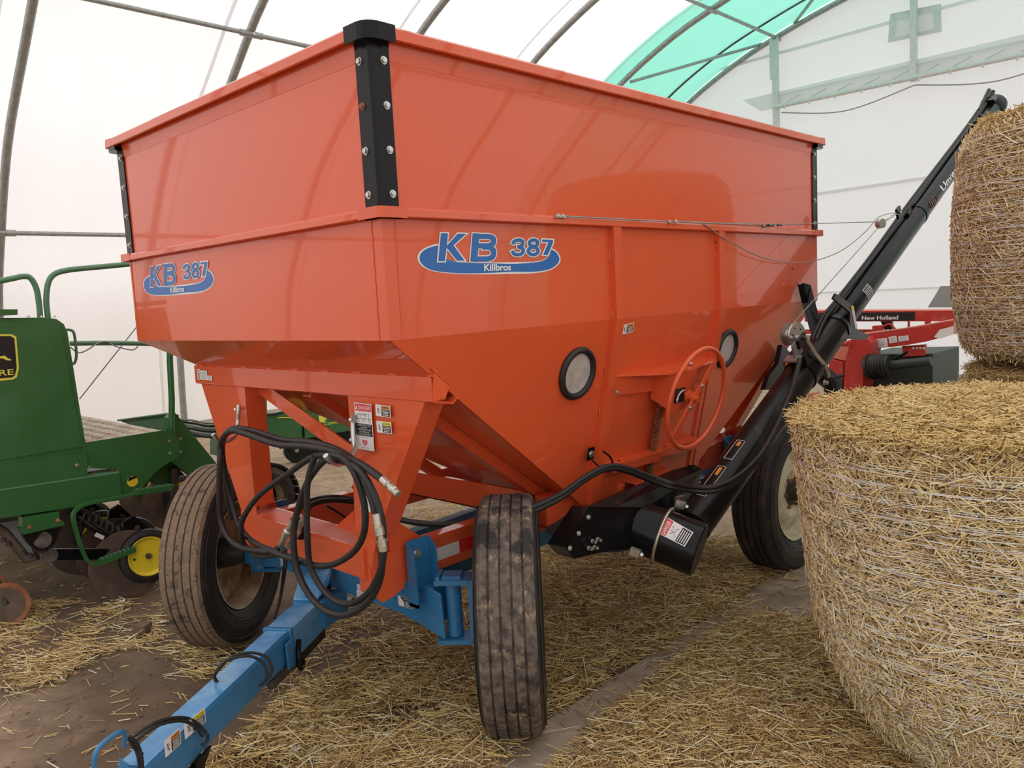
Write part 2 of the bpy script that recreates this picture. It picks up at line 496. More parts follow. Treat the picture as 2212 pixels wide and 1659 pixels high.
def sticker(parent, TL, TR, BL, kind, name='decal', label=None, words=None):
    """safety label from three corners: white card, header bar, black text panel, drawing"""
    TL, TR, BL = Vector(TL), Vector(TR), Vector(BL)
    r = (TR - TL); w = r.length; r.normalize()
    u = (TL - BL); h = u.length
    u = (u - r * u.dot(r)).normalized()
    o = TL - u * h
    mb = MB()
    n = r.cross(u)
    mb.plate([o, o + r * w, o + r * w + u * h, o + u * h], n * .0008, 'swhite')
    q = lambda x0, y0, x1, y1, m, l=.0012: rquad(mb, o, r * w, u * h, (x0, y0), (x1, y1), m, l)
    t = lambda s, x0, y0, x1, y1, m, l=.0018: put_text(mb, s, m, o + r * (w * x0) + u * (h * y0), r, u, w * (x1 - x0), h * (y1 - y0), 0, lift=l)
    def lines(x0, y0, x1, y1, k, m, seed=1):
        rd = random.Random(seed)
        for i in range(k):
            yy = y1 - (i + .5) * (y1 - y0) / k
            a = rd.uniform(0, .12) * (x1 - x0)
            q(x0 + a, yy - .25 * (y1 - y0) / k, x1 - a, yy + .22 * (y1 - y0) / k, m, .0018)
    def figure(x0, y0, x1, y1):
        X = lambda a: x0 + (x1 - x0) * a
        Y = lambda b: y0 + (y1 - y0) * b
        for (a, b, c, d) in ((.2, .8, .7, .2), (.45, .55, .8, .6), (.4, .5, .25, .3), (.55, .4, .5, .15), (.3, .7, .6, .75)):
            p0, p1 = Vector((X(a) * w, Y(b) * h)), Vector((X(c) * w, Y(d) * h))
            dd = (p1 - p0).normalized(); e = Vector((-dd.y, dd.x)) * min(w, h) * .02
            mb.poly([o + r * p.x + u * p.y + n * .0018 for p in (p0 - e, p1 - e, p1 + e, p0 + e)], 'sblack')
    if kind == 'danger_tall':
        q(.03, .83, .97, .98, 'sred'); t('DANGER', .24, .865, .93, .945, 'swhite')
        tri = [(.06, .86), (.20, .86), (.13, .95)]
        mb.poly([o + r * w * a + u * h * b + n * .0018 for a, b in tri], 'swhite')
        q(.03, .30, .97, .56, 'sblack')
        for i, s in enumerate(('NEVER PLAY IN or ON', 'the GRAIN', 'FLOWING GRAIN TRAPS', 'and SUFFOCATES', 'VICTIM in SECONDS!')):
            wd_ = len(s) / 21 * .86
            t(s, .5 - wd_ / 2, .515 - i * .048, .5 + wd_ / 2, .545 - i * .048, 'swhite')
        for (a, b, c, d) in ((.12, .74, .62, .78), (.12, .66, .15, .74), (.6, .66, .63, .78), (.12, .66, .9, .675), (.35, .66, .37, .76), (.8, .68, .83, .78), (.62, .76, .83, .78)):
            q(a, b, c, d, 'sgrey', .0016)
        for cx in (.2, .5, .85):
            mb.lathe([(.0016, .05 * w), (.0016, .075 * w)], o + r * w * cx + u * h * .63, n, 'sgrey', 12)
        t('Farm Safety', .3, .255, .75, .285, 'sred')
        t('4 Just Kids', .32, .03, .72, .058, 'sred')
        heart = [(.5, .09), (.36, .15), (.36, .20), (.43, .22), (.5, .195), (.57, .22), (.64, .20), (.64, .15)]
        mb.poly([o + r * w * a + u * h * b + n * .0016 for a, b in heart], 'sred')
        t('44', .43, .135, .58, .18, 'swhite', .002)
    elif kind in ('warning', 'caution'):
        c = 'sorange' if kind == 'warning' else 'syellow'
        q(.40, .66, .95, .94, c)
        t(kind.upper(), .52, .72, .92, .88, 'sblack')
        mb.poly([o + r * w * a + u * h * b + n * .0018 for a, b in ((.42, .71), (.50, .71), (.46, .89))], 'sblack')
        q(.40, .06, .95, .64, 'sblack')
        if words: 
            for i, s in enumerate(words): t(s, .48, .50 - i * .15, .88, .60 - i * .15, 'swhite')
            lines(.44, .09, .91, .50 - (len(words) - 1) * .15, 3, 'swhite')
        else: lines(.44, .1, .92, .60, 5, 'swhite')
        figure(.06, .12, .36, .88)
    elif kind == 'danger_wide':
        q(.03, .05, .30, .95, 'sred')
        put_text(mb, 'DANGER', 'swhite', o + r * w * .22 + u * h * .12, u, -r, h * .62, w * .12, 0, lift=.0018)
        figure(.32, .1, .62, .9)
        q(.64, .06, .96, .94, 'sblack')
        for i in range(4): q(.67 + i * .07, .12, .69 + i * .07, .88, 'swhite', .0018)
    elif kind == 'important':
        q(.03, .04, .97, .96, 'sblack')
        mb.poly([o + r * w * a + u * h * b + n * .0016 for a, b in ((.05, .06), (.45, .06), (.45, .45), (.2, .92), (.05, .92))], 'swhite')
        t('IMPORTANT', .42, .70, .93, .86, 'swhite')
        lines(.5, .1, .92, .62, 5, 'swhite')
    elif kind == 'plain':
        lines(.12, .1, .85, .9, 5, 'sgrey')
    elif kind == 'u_mark':
        t('U', .25, .70, .75, .95, 'sblack')
        q(.15, .5, .85, .58, 'sblack'); lines(.2, .05, .8, .45, 5, 'sblack')
    ob = mb.build(name, parent)
    if label: ob['label'] = label
    return ob

# ------------------------------------------------------------------ the building
PROF = [(-11.05, 0), (-11.0, .8), (-10.82, 2.05), (-10.25, 3.1), (-9.5, 4.12), (-8.45, 5.02), (-7.45, 5.80), (-6.3, 6.38), (-5.3, 6.73), (-4.0, 7.07), (-2.2, 7.40), (0, 7.52)]
PROF = PROF + [(-x, z) for x, z in PROF[::-1][1:]]
ARC = [(p.x, p.y) for p in spline([Vector((x, z, 0)) for x, z in PROF], 5)]
def off_arc(d):
    out = []
    for i, (x, z) in enumerate(ARC):
        a, b = ARC[max(i - 1, 0)], ARC[min(i + 1, len(ARC) - 1)]
        tx, tz = b[0] - a[0], b[1] - a[1]
        l = math.hypot(tx, tz)
        out.append((x - tz / l * d, z + tx / l * d))
    out[0] = (out[0][0], 0); out[-1] = (out[-1][0], 0)
    return out
def sheet(name, ys, d, m):
    mb = MB()
    a = off_arc(d)
    n = len(a)
    vs = [(x, y, z) for y in ys for x, z in a]
    mb.add(vs, [(i * n + j, i * n + j + 1, (i + 1) * n + j + 1, (i + 1) * n + j) for i in range(len(ys) - 1) for j in range(n - 1)], m, True)
    return struct(mb.build(name))
YE = 14.3
sheet('ceiling', [-13.8 + i * (25.2 / 24) for i in range(25)], .13, 'cover')
sheet('ceiling', [11.4, 12.2, 13.0, 13.7, YE + .1], .13, 'cover_green')
# thin strips of doubled cover, a hand's breadth off every arch
mb = MB()
for k in range(-5, 5):
    y = 1.54 + 2.55 * k - .30
    a = off_arc(.115)
    vs = [(x, yy, z) for yy in (y, y + .05) for x, z in a]
    n = len(a)
    mb.add(vs, [(j, j + 1, j + 1 + n, j + n) for j in range(n - 1)], 'double_cloth', True)
struct(mb.build('trim_1'))
def outline(y, d=.05):
    return [(x, y, z) for x, z in off_arc(d)]
# end wall
mb = MB()
o = outline(YE + .08, .1)
k = len(o)
cx = Vector((0, YE + .08, 2))
mb.add([cx] + [Vector(p) for p in o], [(0, i + 1, (i + 1) % k + 1) for i in range(k)], 'cover_end')
struct(mb.build('wall_back'))
# front wall with a wide doorway open to the yard
mb = MB()
o = outline(-13.8, .1)
h = [(-5, -13.8, 0), (-5, -13.8, 5), (5, -13.8, 5), (5, -13.8, 0)]
half = k // 2
L_ = o[:half + 1]; R_ = o[half:]
mb.add(L_ + [(0, -13.8, 5), (-5, -13.8, 5), (-5, -13.8, 0)], [list(range(len(L_) + 3))], 'cover_end')
mb.add(R_ + [(5, -13.8, 0), (5, -13.8, 5), (0, -13.8, 5)], [list(range(len(R_) + 3))], 'cover_end')
struct(mb.build('wall_front'))
# arches
tn = 2
def trim():
    global tn
    tn += 1
    return 'trim_%d' % (tn - 1)
for i in range(-5, 6):
    y = 1.54 + 2.55 * i
    mb = MB()
    mb.tube([(x, y, z) for x, z in ARC], .055, 'steel', 10)
    struct(mb.build(trim()))
    if i in (-1, 0, 1, 2, 3, 4):      # splice sleeves where the purlins bolt on
        pass
# purlins
for x, z in ((-10.26, 3.07), (-7.85, 5.50), (-5.33, 6.73), (-2.2, 7.40), (2.2, 7.40), (5.33, 6.73), (7.85, 5.50), (10.26, 3.07)):
    mb = MB()
    mb.tube([(x + .03, -13.6, z - .03), (x + .03, YE, z - .03)], .032, 'steel', 8)
    for i in range(-5, 6):
        y = 1.54 + 2.55 * i
        mb.tube([(x + .02, y - .16, z - .03), (x + .02, y + .16, z - .03)], .045, 'steel', 8)
        mb.bolt((x + .09, y, z - .04), (1, -.3, -.2), .016, .02)
    struct(mb.build(trim()))
# wind braces and the dark strap in the last bay
mb = MB(); mb.tube([P(1362, 177, 'y', 11.75), P(1646, 95, 'y', YE)], .03, 'steel', 8); struct(mb.build(trim()))
mb = MB(); mb.tube([(-2.6, 11.8, 7.25), P(1716, 50, 'y', YE)], .03, 'steel', 8); struct(mb.build(trim()))
mb = MB()
a = off_arc(.10)
n = len(a)
yy = 13.62
mb.add([(x, y_, z) for y_ in (yy, yy + .09) for x, z in a], [(j, j + 1, j + 1 + n, j + n) for j in range(n - 1)], 'sblack', True)
struct(mb.build(trim()))
# end wall posts
mb = MB(); mb.box((-5.38, YE - .12, 0), (-5.28, YE, 6.72), 'steel_pale')
mb.box((-5.42, YE - .13, 5.9), (-5.24, YE - .1, 6.7), 'steel_pale')
struct(mb.build(trim()))
mb = MB(); mb.box((-2.78, YE - .12, 5.3), (-2.68, YE, 7.3), 'steel_pale'); struct(mb.build(trim()))
mb = MB(); mb.box((-.2, YE - .12, 5.3), (-.1, YE, 7.5), 'steel_pale'); struct(mb.build(trim()))
# lattice girder across the end wall
mb = MB()
zt = 5.34
mb.tube([(-5.3, YE - .16, zt), (9, YE - .16, zt)], .045, 'steel_pale', 8)
mb.tube([(-5.3, YE - .05, zt + .25), (9, YE - .05, zt + .25)], .02, 'double_cloth', 6)
for i in range(28):
    x = -5.1 + i * .5
    mb.tube([(x, YE - .2, zt - .08), (x + .05, YE - .16, zt + .06), (x + .3, YE - .1, zt + .16)], .018, 'steel_pale', 6)
struct(mb.build(trim()))
mb = MB()      # doubled cloth behind the girder
mb.plate([(-6.1, YE + .02, zt + .32), (9, YE + .02, zt + .45), (9, YE + .02, zt + .02), (-5.7, YE + .02, zt + .02)], (0, .01, 0), 'double_cloth')
struct(mb.build(trim()))
for (p0, p1) in (((1135, 555 - 0), (0, 0)),):
    pass
mb = MB()      # slack cord slung under the girder
for x0, x1 in ((-5.2, -2.7), (-2.7, -.1)):
    mb.tube(spline([(x0, YE - .1, zt - .12), ((x0 + x1) / 2, YE - .1, zt - .33), (x1, YE - .1, zt - .12)], 8), .012, 'rope', 5)
struct(mb.build(trim()))
# horizontal seams of the end cloth
mb = MB()
for z0, z1 in ((3.45, 3.75), (6.35, 6.6)):
    mb.plate([(-8, YE + .03, z0), (9, YE + .03, z1), (9, YE + .03, z1 + .06), (-8, YE + .03, z0 + .06)], (0, .01, 0), 'double_cloth')
mb.plate([(-8, YE + .03, 1.55), (9, YE + .03, 1.6), (9, YE + .03, 1.64), (-8, YE + .03, 1.59)], (0, .01, 0), 'double_cloth')
struct(mb.build(trim()))
# clear patch window
a, b, c, d = P(1923, 30, 'y', YE + .02), P(2032, 8, 'y', YE + .02), P(2034, 68, 'y', YE + .02), P(1918, 92, 'y', YE + .02)
mb = MB()
ia, ib_, ic, id_ = a.lerp(c, .14), b.lerp(d, .14), c.lerp(a, .14), d.lerp(b, .14)
for q4 in ((a, b, ib_, ia), (b, c, ic, ib_), (c, d, id_, ic), (d, a, ia, id_)): mb.plate(list(q4), (0, .01, 0), 'steel_pale')
mb.plate([ia, ib_, ic, id_], (0, .004, 0), 'double_cloth')
struct(mb.build('window_1'))
# floor and the concrete apron under the bales
mb = MB()
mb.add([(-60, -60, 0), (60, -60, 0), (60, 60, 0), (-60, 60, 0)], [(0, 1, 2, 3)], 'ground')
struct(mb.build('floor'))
mb = MB()
rd = random.Random(4)
ys = [-6 + i * .12 for i in range(90)]
vs = []
for y in ys:
    j = rd.uniform(-.007, .007)
    vs += [(-.095 + j, y, -.02), (-.085 + j, y, .008), (-.065 + j, y, .022), (.9, y, .024), (4.5, y, .02)]
mb.add(vs, [(i * 5 + j, i * 5 + j + 1, i * 5 + j + 6, i * 5 + j + 5) for i in range(len(ys) - 1) for j in range(4)], 'concrete')
struct(mb.build(trim()))

# ------------------------------------------------------------------ grain wagon
W, LN, ZT, ZM, ZB = 2.105, 3.451, 2.728, 2.155, 1.717
wagon = thing('gravity_wagon', (-1.05, 1.7, 0), 'orange gravity grain wagon on blue running gear with a black unloading auger', 'grain wagon')
T_ = .008
def wp(mb, name, bevel=0): return mb.build(name, wagon, bevel=bevel)
# upper extension boards
for a, b in (((-W, 0), (0, 0)), ((0, 0), (0, LN)), ((0, LN), (-W, LN)), ((-W, LN), (-W, 0))):
    mb = MB()
    d = Vector((b[0] - a[0], b[1] - a[1], 0)).normalized()
    n = Vector((-d.y, d.x, 0)) * T_
    e = d * (T_ + .0002)
    q0, q1 = Vector((*a, 0)) + e, Vector((*b, 0)) - e * (1 if a[1] == b[1] else 0)
    if a[1] != b[1]: q0 = Vector((*a, 0))
    up = lambda p, z: Vector((p.x, p.y, z))
    mb.plate([up(q0, ZM - .01), up(q1, ZM - .01), up(q1, ZT - .02), up(q0, ZT - .02)], n, 'orange')
    mb.plate([Vector((*a, ZT - .10)) + d * .073 - n * .15, Vector((*b, ZT - .10)) - d * .073 - n * .15, Vector((*b, ZT - .03)) - d * .073 - n * 1.4, Vector((*a, ZT - .03)) + d * .073 - n * 1.4], n * .3, 'orange')
    wp(mb, 'extension_board')
# top flange: a rolled lip standing out from the boards
ov = .042
def lip(a, b, z, h, ov, cut, name):
    a, b = Vector((*a, 0)), Vector((*b, 0))
    d = (b - a).normalized()
    o_ = Vector((d.y, -d.x, 0))
    mb = MB()
    c0, c1_ = cut if isinstance(cut, tuple) else (cut, cut)
    p0, p1 = a - d * (ov - c0), b + d * (ov - c1_)
    prof = [(-.03, z - .004), (ov - .008, z), (ov, z - .008), (ov + .002, z - h + .004), (ov - .004, z - h), (ov - .010, z - h + .006), (ov - .008, z - .012), (-.03, z - .014)]
    ring = lambda p: [p + o_ * x + Vector((0, 0, zz)) for x, zz in prof]
    r0, r1 = ring(p0), ring(p1)
    n = len(prof)
    mb.add(r0 + r1, [(i, i + n, (i + 1) % n + n, (i + 1) % n) for i in range(n)] + [list(range(n)), list(range(n, 2 * n))[::-1]], 'orange')
    return wp(mb, name)
loop = [(-W, 0), (0, 0), (0, LN), (-W, LN)]
for i in range(4):
    lip(loop[i], loop[(i + 1) % 4], ZT, .045, ov, (.055 if i == 1 else 0, .055 if i == 0 else 0), 'top_lip')
    lip(loop[i], loop[(i + 1) % 4], ZM, .034, .03, .03, 'middle_lip')
for zz_, ov_, hh_ in ((ZM + .0015, .0325, .037),):
    for (x, y, sx, sy) in ((0, 0, 1, -1), (0, LN, 1, 1), (-W, 0, -1, -1), (-W, LN, -1, 1)):
        mb = MB()
        a_ = [(x - sx * .085, y), (x - sx * .085, y + sy * ov_), (x + sx * (ov_ - .012), y + sy * ov_), (x + sx * ov_, y + sy * (ov_ - .012)), (x + sx * ov_, y - sy * .085), (x, y - sy * .085), (x, y)]
        n = len(a_)
        mb.add([(px, py, zz_ - hh_) for px, py in a_] + [(px, py, zz_) for px, py in a_], [(i, (i + 1) % n, (i + 1) % n + n, i + n) for i in range(n)] + [list(range(n, 2 * n))], 'orange')
        wp(mb, 'lip_corner')
# corner irons with their bolts and caps
for (x, y, sx, sy) in ((0, 0, 1, -1), (-W, 0, -1, -1), (0, LN, 1, 1), (-W, LN, -1, 1)):
    mb = MB()
    w_, t_ = .072, .007
    z0, z1 = ZM + .002, ZT - .045
    c1 = .0035
    prof = [(-w_, t_), (-c1, t_), (t_ * .5, -0 + t_ * .2), (t_, -c1), (t_, -w_)]
    P2 = lambda u, v: (x + sx * v, y + sy * u)       # v along x outward, u along y outward
    pts = [(x - sx * w_, y + sy * t_), (x - sx * c1, y + sy * t_), (x + sx * t_, y - sy * c1), (x + sx * t_, y - sy * w_), (x, y - sy * w_), (x, y), (x - sx * w_, y)]
    n = len(pts)
    mb.add([(px, py, z0) for px, py in pts] + [(px, py, z1) for px, py in pts], [(i, (i + 1) % n, (i + 1) % n + n, i + n) for i in range(n)] + [list(range(n, 2 * n)), list(range(n))[::-1]], 'black')
    post = wp(mb, 'corner_iron')
    post['label'] = 'black corner iron'
    zs = [ZM + .045 + i * (z1 - z0 - .10) / 3 for i in range(4)]
    for i, z in enumerate(zs):
        b = MB(); b.bolt((x - sx * .048, y + sy * t_, z + (.0)), (0, sy, 0), .010, .009, 'rust' if (i == 2 and x == 0 and y == 0) else 'bolt'); b.build('bolt', post)
        b = MB(); b.bolt((x + sx * t_, y - sy * .048, z), (sx, 0, 0), .010, .009); b.build('bolt', post)
    mb = MB()        # rounded cap on the lip corner
    arc = [(x - sx * .075, y + sy * (ov + .002))] + [(x + sx * (ov + .002 - .05 + .05 * math.sin(t)), y + sy * (ov + .002 - .05 + .05 * math.cos(t))) for t in (0, .4, .8, 1.17, 1.57)] + [(x + sx * (ov + .002), y - sy * .075)]
    inn = [(x - sx * .03, y - sy * .03)]
    base = arc + inn
    n = len(base)
    za_, zb__ = (ZT - .05, ZT + .004) if (x == 0 and y == 0) else (ZT - .066, ZT - .046)
    mb.add([(px, py, za_) for px, py in base] + [(px, py, zb__) for px, py in base], [(i, (i + 1) % n, (i + 1) % n + n, i + n) for i in range(n)] + [list(range(n, 2 * n)), list(range(n))[::-1]], 'black')
    wp(mb, 'corner_cap')
# lower body: vertical part
ZL = ZM - .02
for a, b in (((-W, 0), (0, 0)), ((0, LN), (-W, LN)), ((-W, LN), (-W, 0))):
    mb = MB()
    d = Vector((b[0] - a[0], b[1] - a[1], 0)).normalized()
    n = Vector((-d.y, d.x, 0)) * T_
    q0, q1 = Vector((*a, 0)), Vector((*b, 0))
    if a[1] == b[1]: q0 += d * (T_ + .0002); q1 -= d * (T_ + .0002)
    up = lambda p, z: Vector((p.x, p.y, z))
    mb.plate([up(q0, ZB), up(q1, ZB), up(q1, ZL), up(q0, ZL)], n, 'orange')
    if a[1] == 0 and b[1] == 0:
        for xx in (-.055, -W + .02):      # weld beads down the corner seams
            mb.tube([(xx + .0015 * math.sin(i * 2.3), -.001, ZB + i * .02) for i in range(21)], .003, 'orange', 5)
    wp(mb, 'hopper_wall')
SLOT = [(-.208, 1.298), (-.208, 2.153), (-.602, 2.153), (-.602, 1.298)]
ZS = .785
mb = MB()
mb.plate([(0, 0, ZB), (0, LN, ZB), (0, LN, ZL), (0, 0, ZL)], (-T_, 0, 0), 'orange')
mb.plate([(0, 0, ZB), (-.208, 1.298, ZS), (-.208, 2.153, ZS), (0, LN, ZB)], (-T_, 0, 0), 'orange')
mb.tube([(.0005, .055 + .0015 * math.sin(i * 2.1), ZB + i * .02) for i in range(21)], .003, 'orange', 5)
wp(mb, 'hopper_wall')
mb = MB(); mb.plate([(0, 0, ZB), (-W, 0, ZB), (-.602, 1.298, ZS), (-.208, 1.298, ZS)], (0, .003, .006), 'orange'); wp(mb, 'hopper_floor')
mb = MB(); mb.plate([(-W, LN, ZB), (0, LN, ZB), (-.208, 2.153, ZS), (-.602, 2.153, ZS)], (0, -.003, .006), 'orange'); wp(mb, 'hopper_floor')
mb = MB(); mb.plate([(-W, 0, ZB), (-W, LN, ZB), (-.602, 2.153, ZS), (-.602, 1.298, ZS)], (.003, 0, .006), 'orange')
mb.box((-.61, 1.29, ZS - .06), (-.205, 2.16, ZS + .004), 'orange'); wp(mb, 'hopper_floor')
# ribs on the door side, standing out from wall and slope
for y0, y1, zb_ in ((1.24, 1.286, .69), (2.158, 2.204, .80)):
    mb = MB()
    xo = .028
    xb = -.2233 * (ZB - zb_)
    xw = xo - .0062
    pts = [(0, ZL - .005), (xw, ZL - .01), (xw, ZB - .0), (xb + xw, zb_), (xb - .02, zb_), (-.004, ZB)]
    mb.plate([(x, y0, z) for x, z in pts], (0, .006, 0), 'orange')
    mb.plate([(xo - .006, y0, ZL - .01), (xo - .006, y1 + .012, ZL - .01), (xo - .006, y1 + .012, ZB), (xo - .006, y0, ZB)], (.006, 0, 0), 'orange')
    mb.plate([(xo - .006, y0, ZB), (xo - .006, y1 + .012, ZB), (xb + xo - .006, y1 + .012, zb_), (xb + xo - .006, y0, zb_)], (.006, 0, 0), 'orange')
    for z in (2.0, 1.86, 1.74, 1.5, 1.3, 1.1):
        x = 0 if z > ZB else -.2233 * (ZB - z)
        mb.tube([(x + .003, y0 - .003, z - .02), (x + .003, y0 - .003, z + .02)], .004, 'orange', 6)
    wp(mb, 'rib')
# inspection windows
tn_ = TN.normalized()
su = Vector((0, 1, 0)); sv = Vector((.2233, 0, 1)).normalized()
for px, py, nm in ((1245, 806, 0), (1567, 753, 1)):
    c = PT(px, py)
    mb = MB()
    R1 = .122 if nm == 0 else .115
    ring = [c + su * math.cos(t) * (R1 - .018) + sv * math.sin(t) * (R1 - .018) + tn_ * .008 for t in [i * math.pi / 24 for i in range(48)]]
    mb.tube(ring, .0155, 'rubber', 8, closed=True)
    w_ = wp(mb, 'window_gasket')
    mb = MB()
    mb.poly([c + su * math.cos(t) * (R1 - .022) + sv * math.sin(t) * (R1 - .022) + tn_ * .006 for t in [i * math.pi / 18 for i in range(36)]], 'pane')
    mb.build('window_pane', w_)
# discharge door between the ribs, its brackets, rack and handwheel
def Tp(y, z, off=0): return Vector((-.2233 * (ZB - z), y, z)) + tn_ * off
mb = MB()
mb.plate([Tp(1.30, 1.44, .002), Tp(2.15, 1.44, .002), Tp(2.15, .80, .002), Tp(1.30, .80, .002)], tn_ * .008, 'orange')
mb.plate([Tp(1.30, 1.40, .010), Tp(1.33, 1.40, .010), Tp(1.33, .80, .010), Tp(1.30, .80, .010)], tn_ * .008, 'orange')
mb.plate([Tp(2.12, 1.42, .010), Tp(2.15, 1.42, .010), Tp(2.15, .80, .010), Tp(2.12, .80, .010)], tn_ * .012, 'orange')
door = wp(mb, 'discharge_door')
mb = MB()      # top bracket: horizontal shelf with a drooping face
zz = 1.455
mb.plate([Tp(1.285, zz), Tp(2.16, zz), Tp(2.16, zz, .05), Tp(1.80, zz, .115), Tp(1.62, zz, .115), Tp(1.285, zz, .012)], (0, 0, .008), 'orange')
mb.plate([Tp(1.29, zz, .012), Tp(1.62, zz, .03), Tp(1.62, zz - .10, .03), Tp(1.29, zz - .09, .012)], tn_ * .006, 'orange')
mb.plate([Tp(1.85, zz, .03), Tp(2.16, zz, .03), Tp(2.16, zz - .09, .03), Tp(1.85, zz - .10, .03)], tn_ * .006, 'orange')
mb.plate([Tp(1.62, zz, .10), Tp(1.88, zz, .10), Tp(1.86, zz - .19, .10), Tp(1.70, zz - .21, .10), Tp(1.62, zz - .16, .10)], tn_ * .006, 'orange')
mb.plate([Tp(1.62, zz, .02), Tp(1.62, zz, .10), Tp(1.62, zz - .16, .10), Tp(1.62, zz - .14, .02)], (0, .006, 0), 'orange')
mb.bolt(Tp(1.88, zz + .012, .06), (0, 0, 1), .012, .012)
mb.bolt(Tp(2.13, zz - .03, .05), tn_, .010, .02)
mb.bolt(Tp(1.285, zz - .06, .05), tn_, .008, .02)
wp(mb, 'door_bracket')
for (y0, y1, z, d0, d1) in ((1.30, 1.72, 1.035, .02, .075), (1.70, 2.10, 1.035, .02, .05)):
    mb = MB()
    a = .055
    mb.plate([Tp(y0, z, .012), Tp(y1, z, .012), Tp(y1, z + .002, .075), Tp(y0 + .03, z + .002, .060)], (0, 0, .007), 'orange')
    mb.plate([Tp(y0 + .03, z, .062), Tp(y1, z, .068), Tp(y1, z - .042, .068), Tp(y0 + .03, z - .03, .062)], tn_ * .006, 'orange')
    mb.tube([Tp(y0 + .1, z + .0065, .04), Tp(y0 + .1, z + .0085, .04)], .008, 'sblack', 8)
    mb.build('stop_bar', door)
mb = MB()
mb.plate([Tp(1.52, .90, .012), Tp(1.88, .90, .012), Tp(1.88, .90, .06), Tp(1.54, .90, .06)], (0, 0, .006), 'orange')
mb.plate([Tp(1.54, .90, .06), Tp(1.88, .90, .06), Tp(1.88, .868, .06), Tp(1.54, .868, .06)], tn_ * .006, 'orange')
mb.plate([Tp(1.47, .88, .01), Tp(1.50, .90, .01), Tp(1.50, .80, .01), Tp(1.47, .80, .01)], tn_ * .02, 'orange')
mb.build('stop_bar', door)
mb = MB()      # toothed rack
mb.plate([Tp(1.70, 1.40, .03), Tp(1.76, 1.40, .03), Tp(1.76, .82, .03), Tp(1.70, .82, .03)], tn_ * .02, 'orange')
for i in range(44):
    z = 1.26 - i * .0098
    mb.obox(Tp(1.688, z, .044), (0, .014, 0), tn_ * .012, (0, 0, .0028), 'rust')
mb.build('rack', door)
# handwheel
hc = Tp(1.80, 1.33, .175)
hn = (tn_ + Vector((0, 0, .0))).normalized()
Rw = .255
mb = MB()
mb.tube([hc + su * math.cos(t) * Rw + sv * math.sin(t) * Rw for t in [i * math.pi / 32 for i in range(64)]], .0125, 'orange', 10, closed=True)
dr = (su * .62 + sv * .79).normalized()
per = (su * .79 - sv * .62).normalized()
mb.obox(hc - hn * .012, dr * (Rw - .006), per * .017, hn * .004, 'orange')
wheel_ = wp(mb, 'handwheel')
mb = MB()
mb.tube([hc - hn * .10, hc + hn * .01], .016, 'orange', 12)
mb.lathe([(-.05, .0), (-.05, .032), (-.035, .032), (-.033, .022), (-.025, .022), (-.022, .030), (-.012, .030), (-.01, 0)], hc, hn, 'orange', 20)
mb.bolt(hc + dr * .075 - hn * .008, hn, .010, .01); mb.bolt(hc - dr * .055 - hn * .008, hn, .010, .01)
mb.build('shaft', wheel_)
mb = MB()
o_ = Tp(1.70, 1.30, .108)
mb.plate([o_, o_ + su * .085, o_ + su * .085 + sv * .075, o_ + sv * .075], tn_ * .001, 'sblack')
ar = [o_ + tn_ * .002 + su * (.075 - .05 * math.sin(t)) + sv * (.02 + .04 * math.cos(t) - .0) for t in (0, .3, .6, .9, 1.2, 1.5)]
mb.tube(ar, .004, 'swhite', 5)
mb.poly([ar[-1] + su * .014, ar[-1] - su * .012, ar[-1] - sv * .022], 'swhite')
mb.build('decal', wagon)
# cable/hose holder: plate with bolt and curled black rod
mb = MB()
c = PT(1276, 980, .03)
mb.obox(c, su * .022, sv * .030, tn_ * .003, 'black')
mb.bolt(c + tn_ * .003, tn_, .013, .008)
hk = [PL(1276, 990, c, tn_), PL(1290, 1004, c + tn_ * .03, tn_), PL(1308, 1018, c + tn_ * .05, tn_), PL(1317, 1017, c + tn_ * .09, tn_), PL(1324, 1005, c + tn_ * .10, tn_), PL(1318, 987, c + tn_ * .10, tn_), PL(1303, 975, c + tn_ * .10, tn_)]
mb.tube(spline(hk, 6), .0045, 'black', 8)
wp(mb, 'hose_holder')

# big model decal on side and front
def zp(zx, zy):
    p = P(800 + zx / 3.16, 400 + zy / 3.16, 'x', 0)
    return Vector((p.y, p.z))
SW = [(462, 400), (415, 410), (365, 432), (331, 462), (321, 495), (331, 530), (370, 566), (430, 588), (520, 601), (640, 608), (800, 609), (960, 606), (1100, 602), (1190, 590), (1255, 566), (1291, 530), (1297, 500), (1283, 465), (1258, 440), (1232, 430)]
SI = [(1222, 452), (1215, 480), (1190, 503), (1150, 518), (1090, 523), (980, 525), (860, 527), (740, 528), (640, 526), (580, 522), (540, 510), (518, 492), (505, 470), (490, 440)]
sw = spline([(*zp(*p), 0) for p in SW], 10)
si = spline([(*zp(*p), 0) for p in SI], 10)
def strip_pair(a, b, k=120):
    def res(l):
        d = [0]
        for i in range(1, len(l)): d.append(d[-1] + (l[i] - l[i - 1]).length)
        out, j = [], 0
        for q in range(k + 1):
            s_ = d[-1] * q / k
            while j < len(d) - 2 and d[j + 1] < s_: j += 1
            t = (s_ - d[j]) / max(d[j + 1] - d[j], 1e-9)
            out.append(l[j].lerp(l[j + 1], t))
        return out
    return res(a), res(b[::-1])
oa, ib = strip_pair(sw, si)
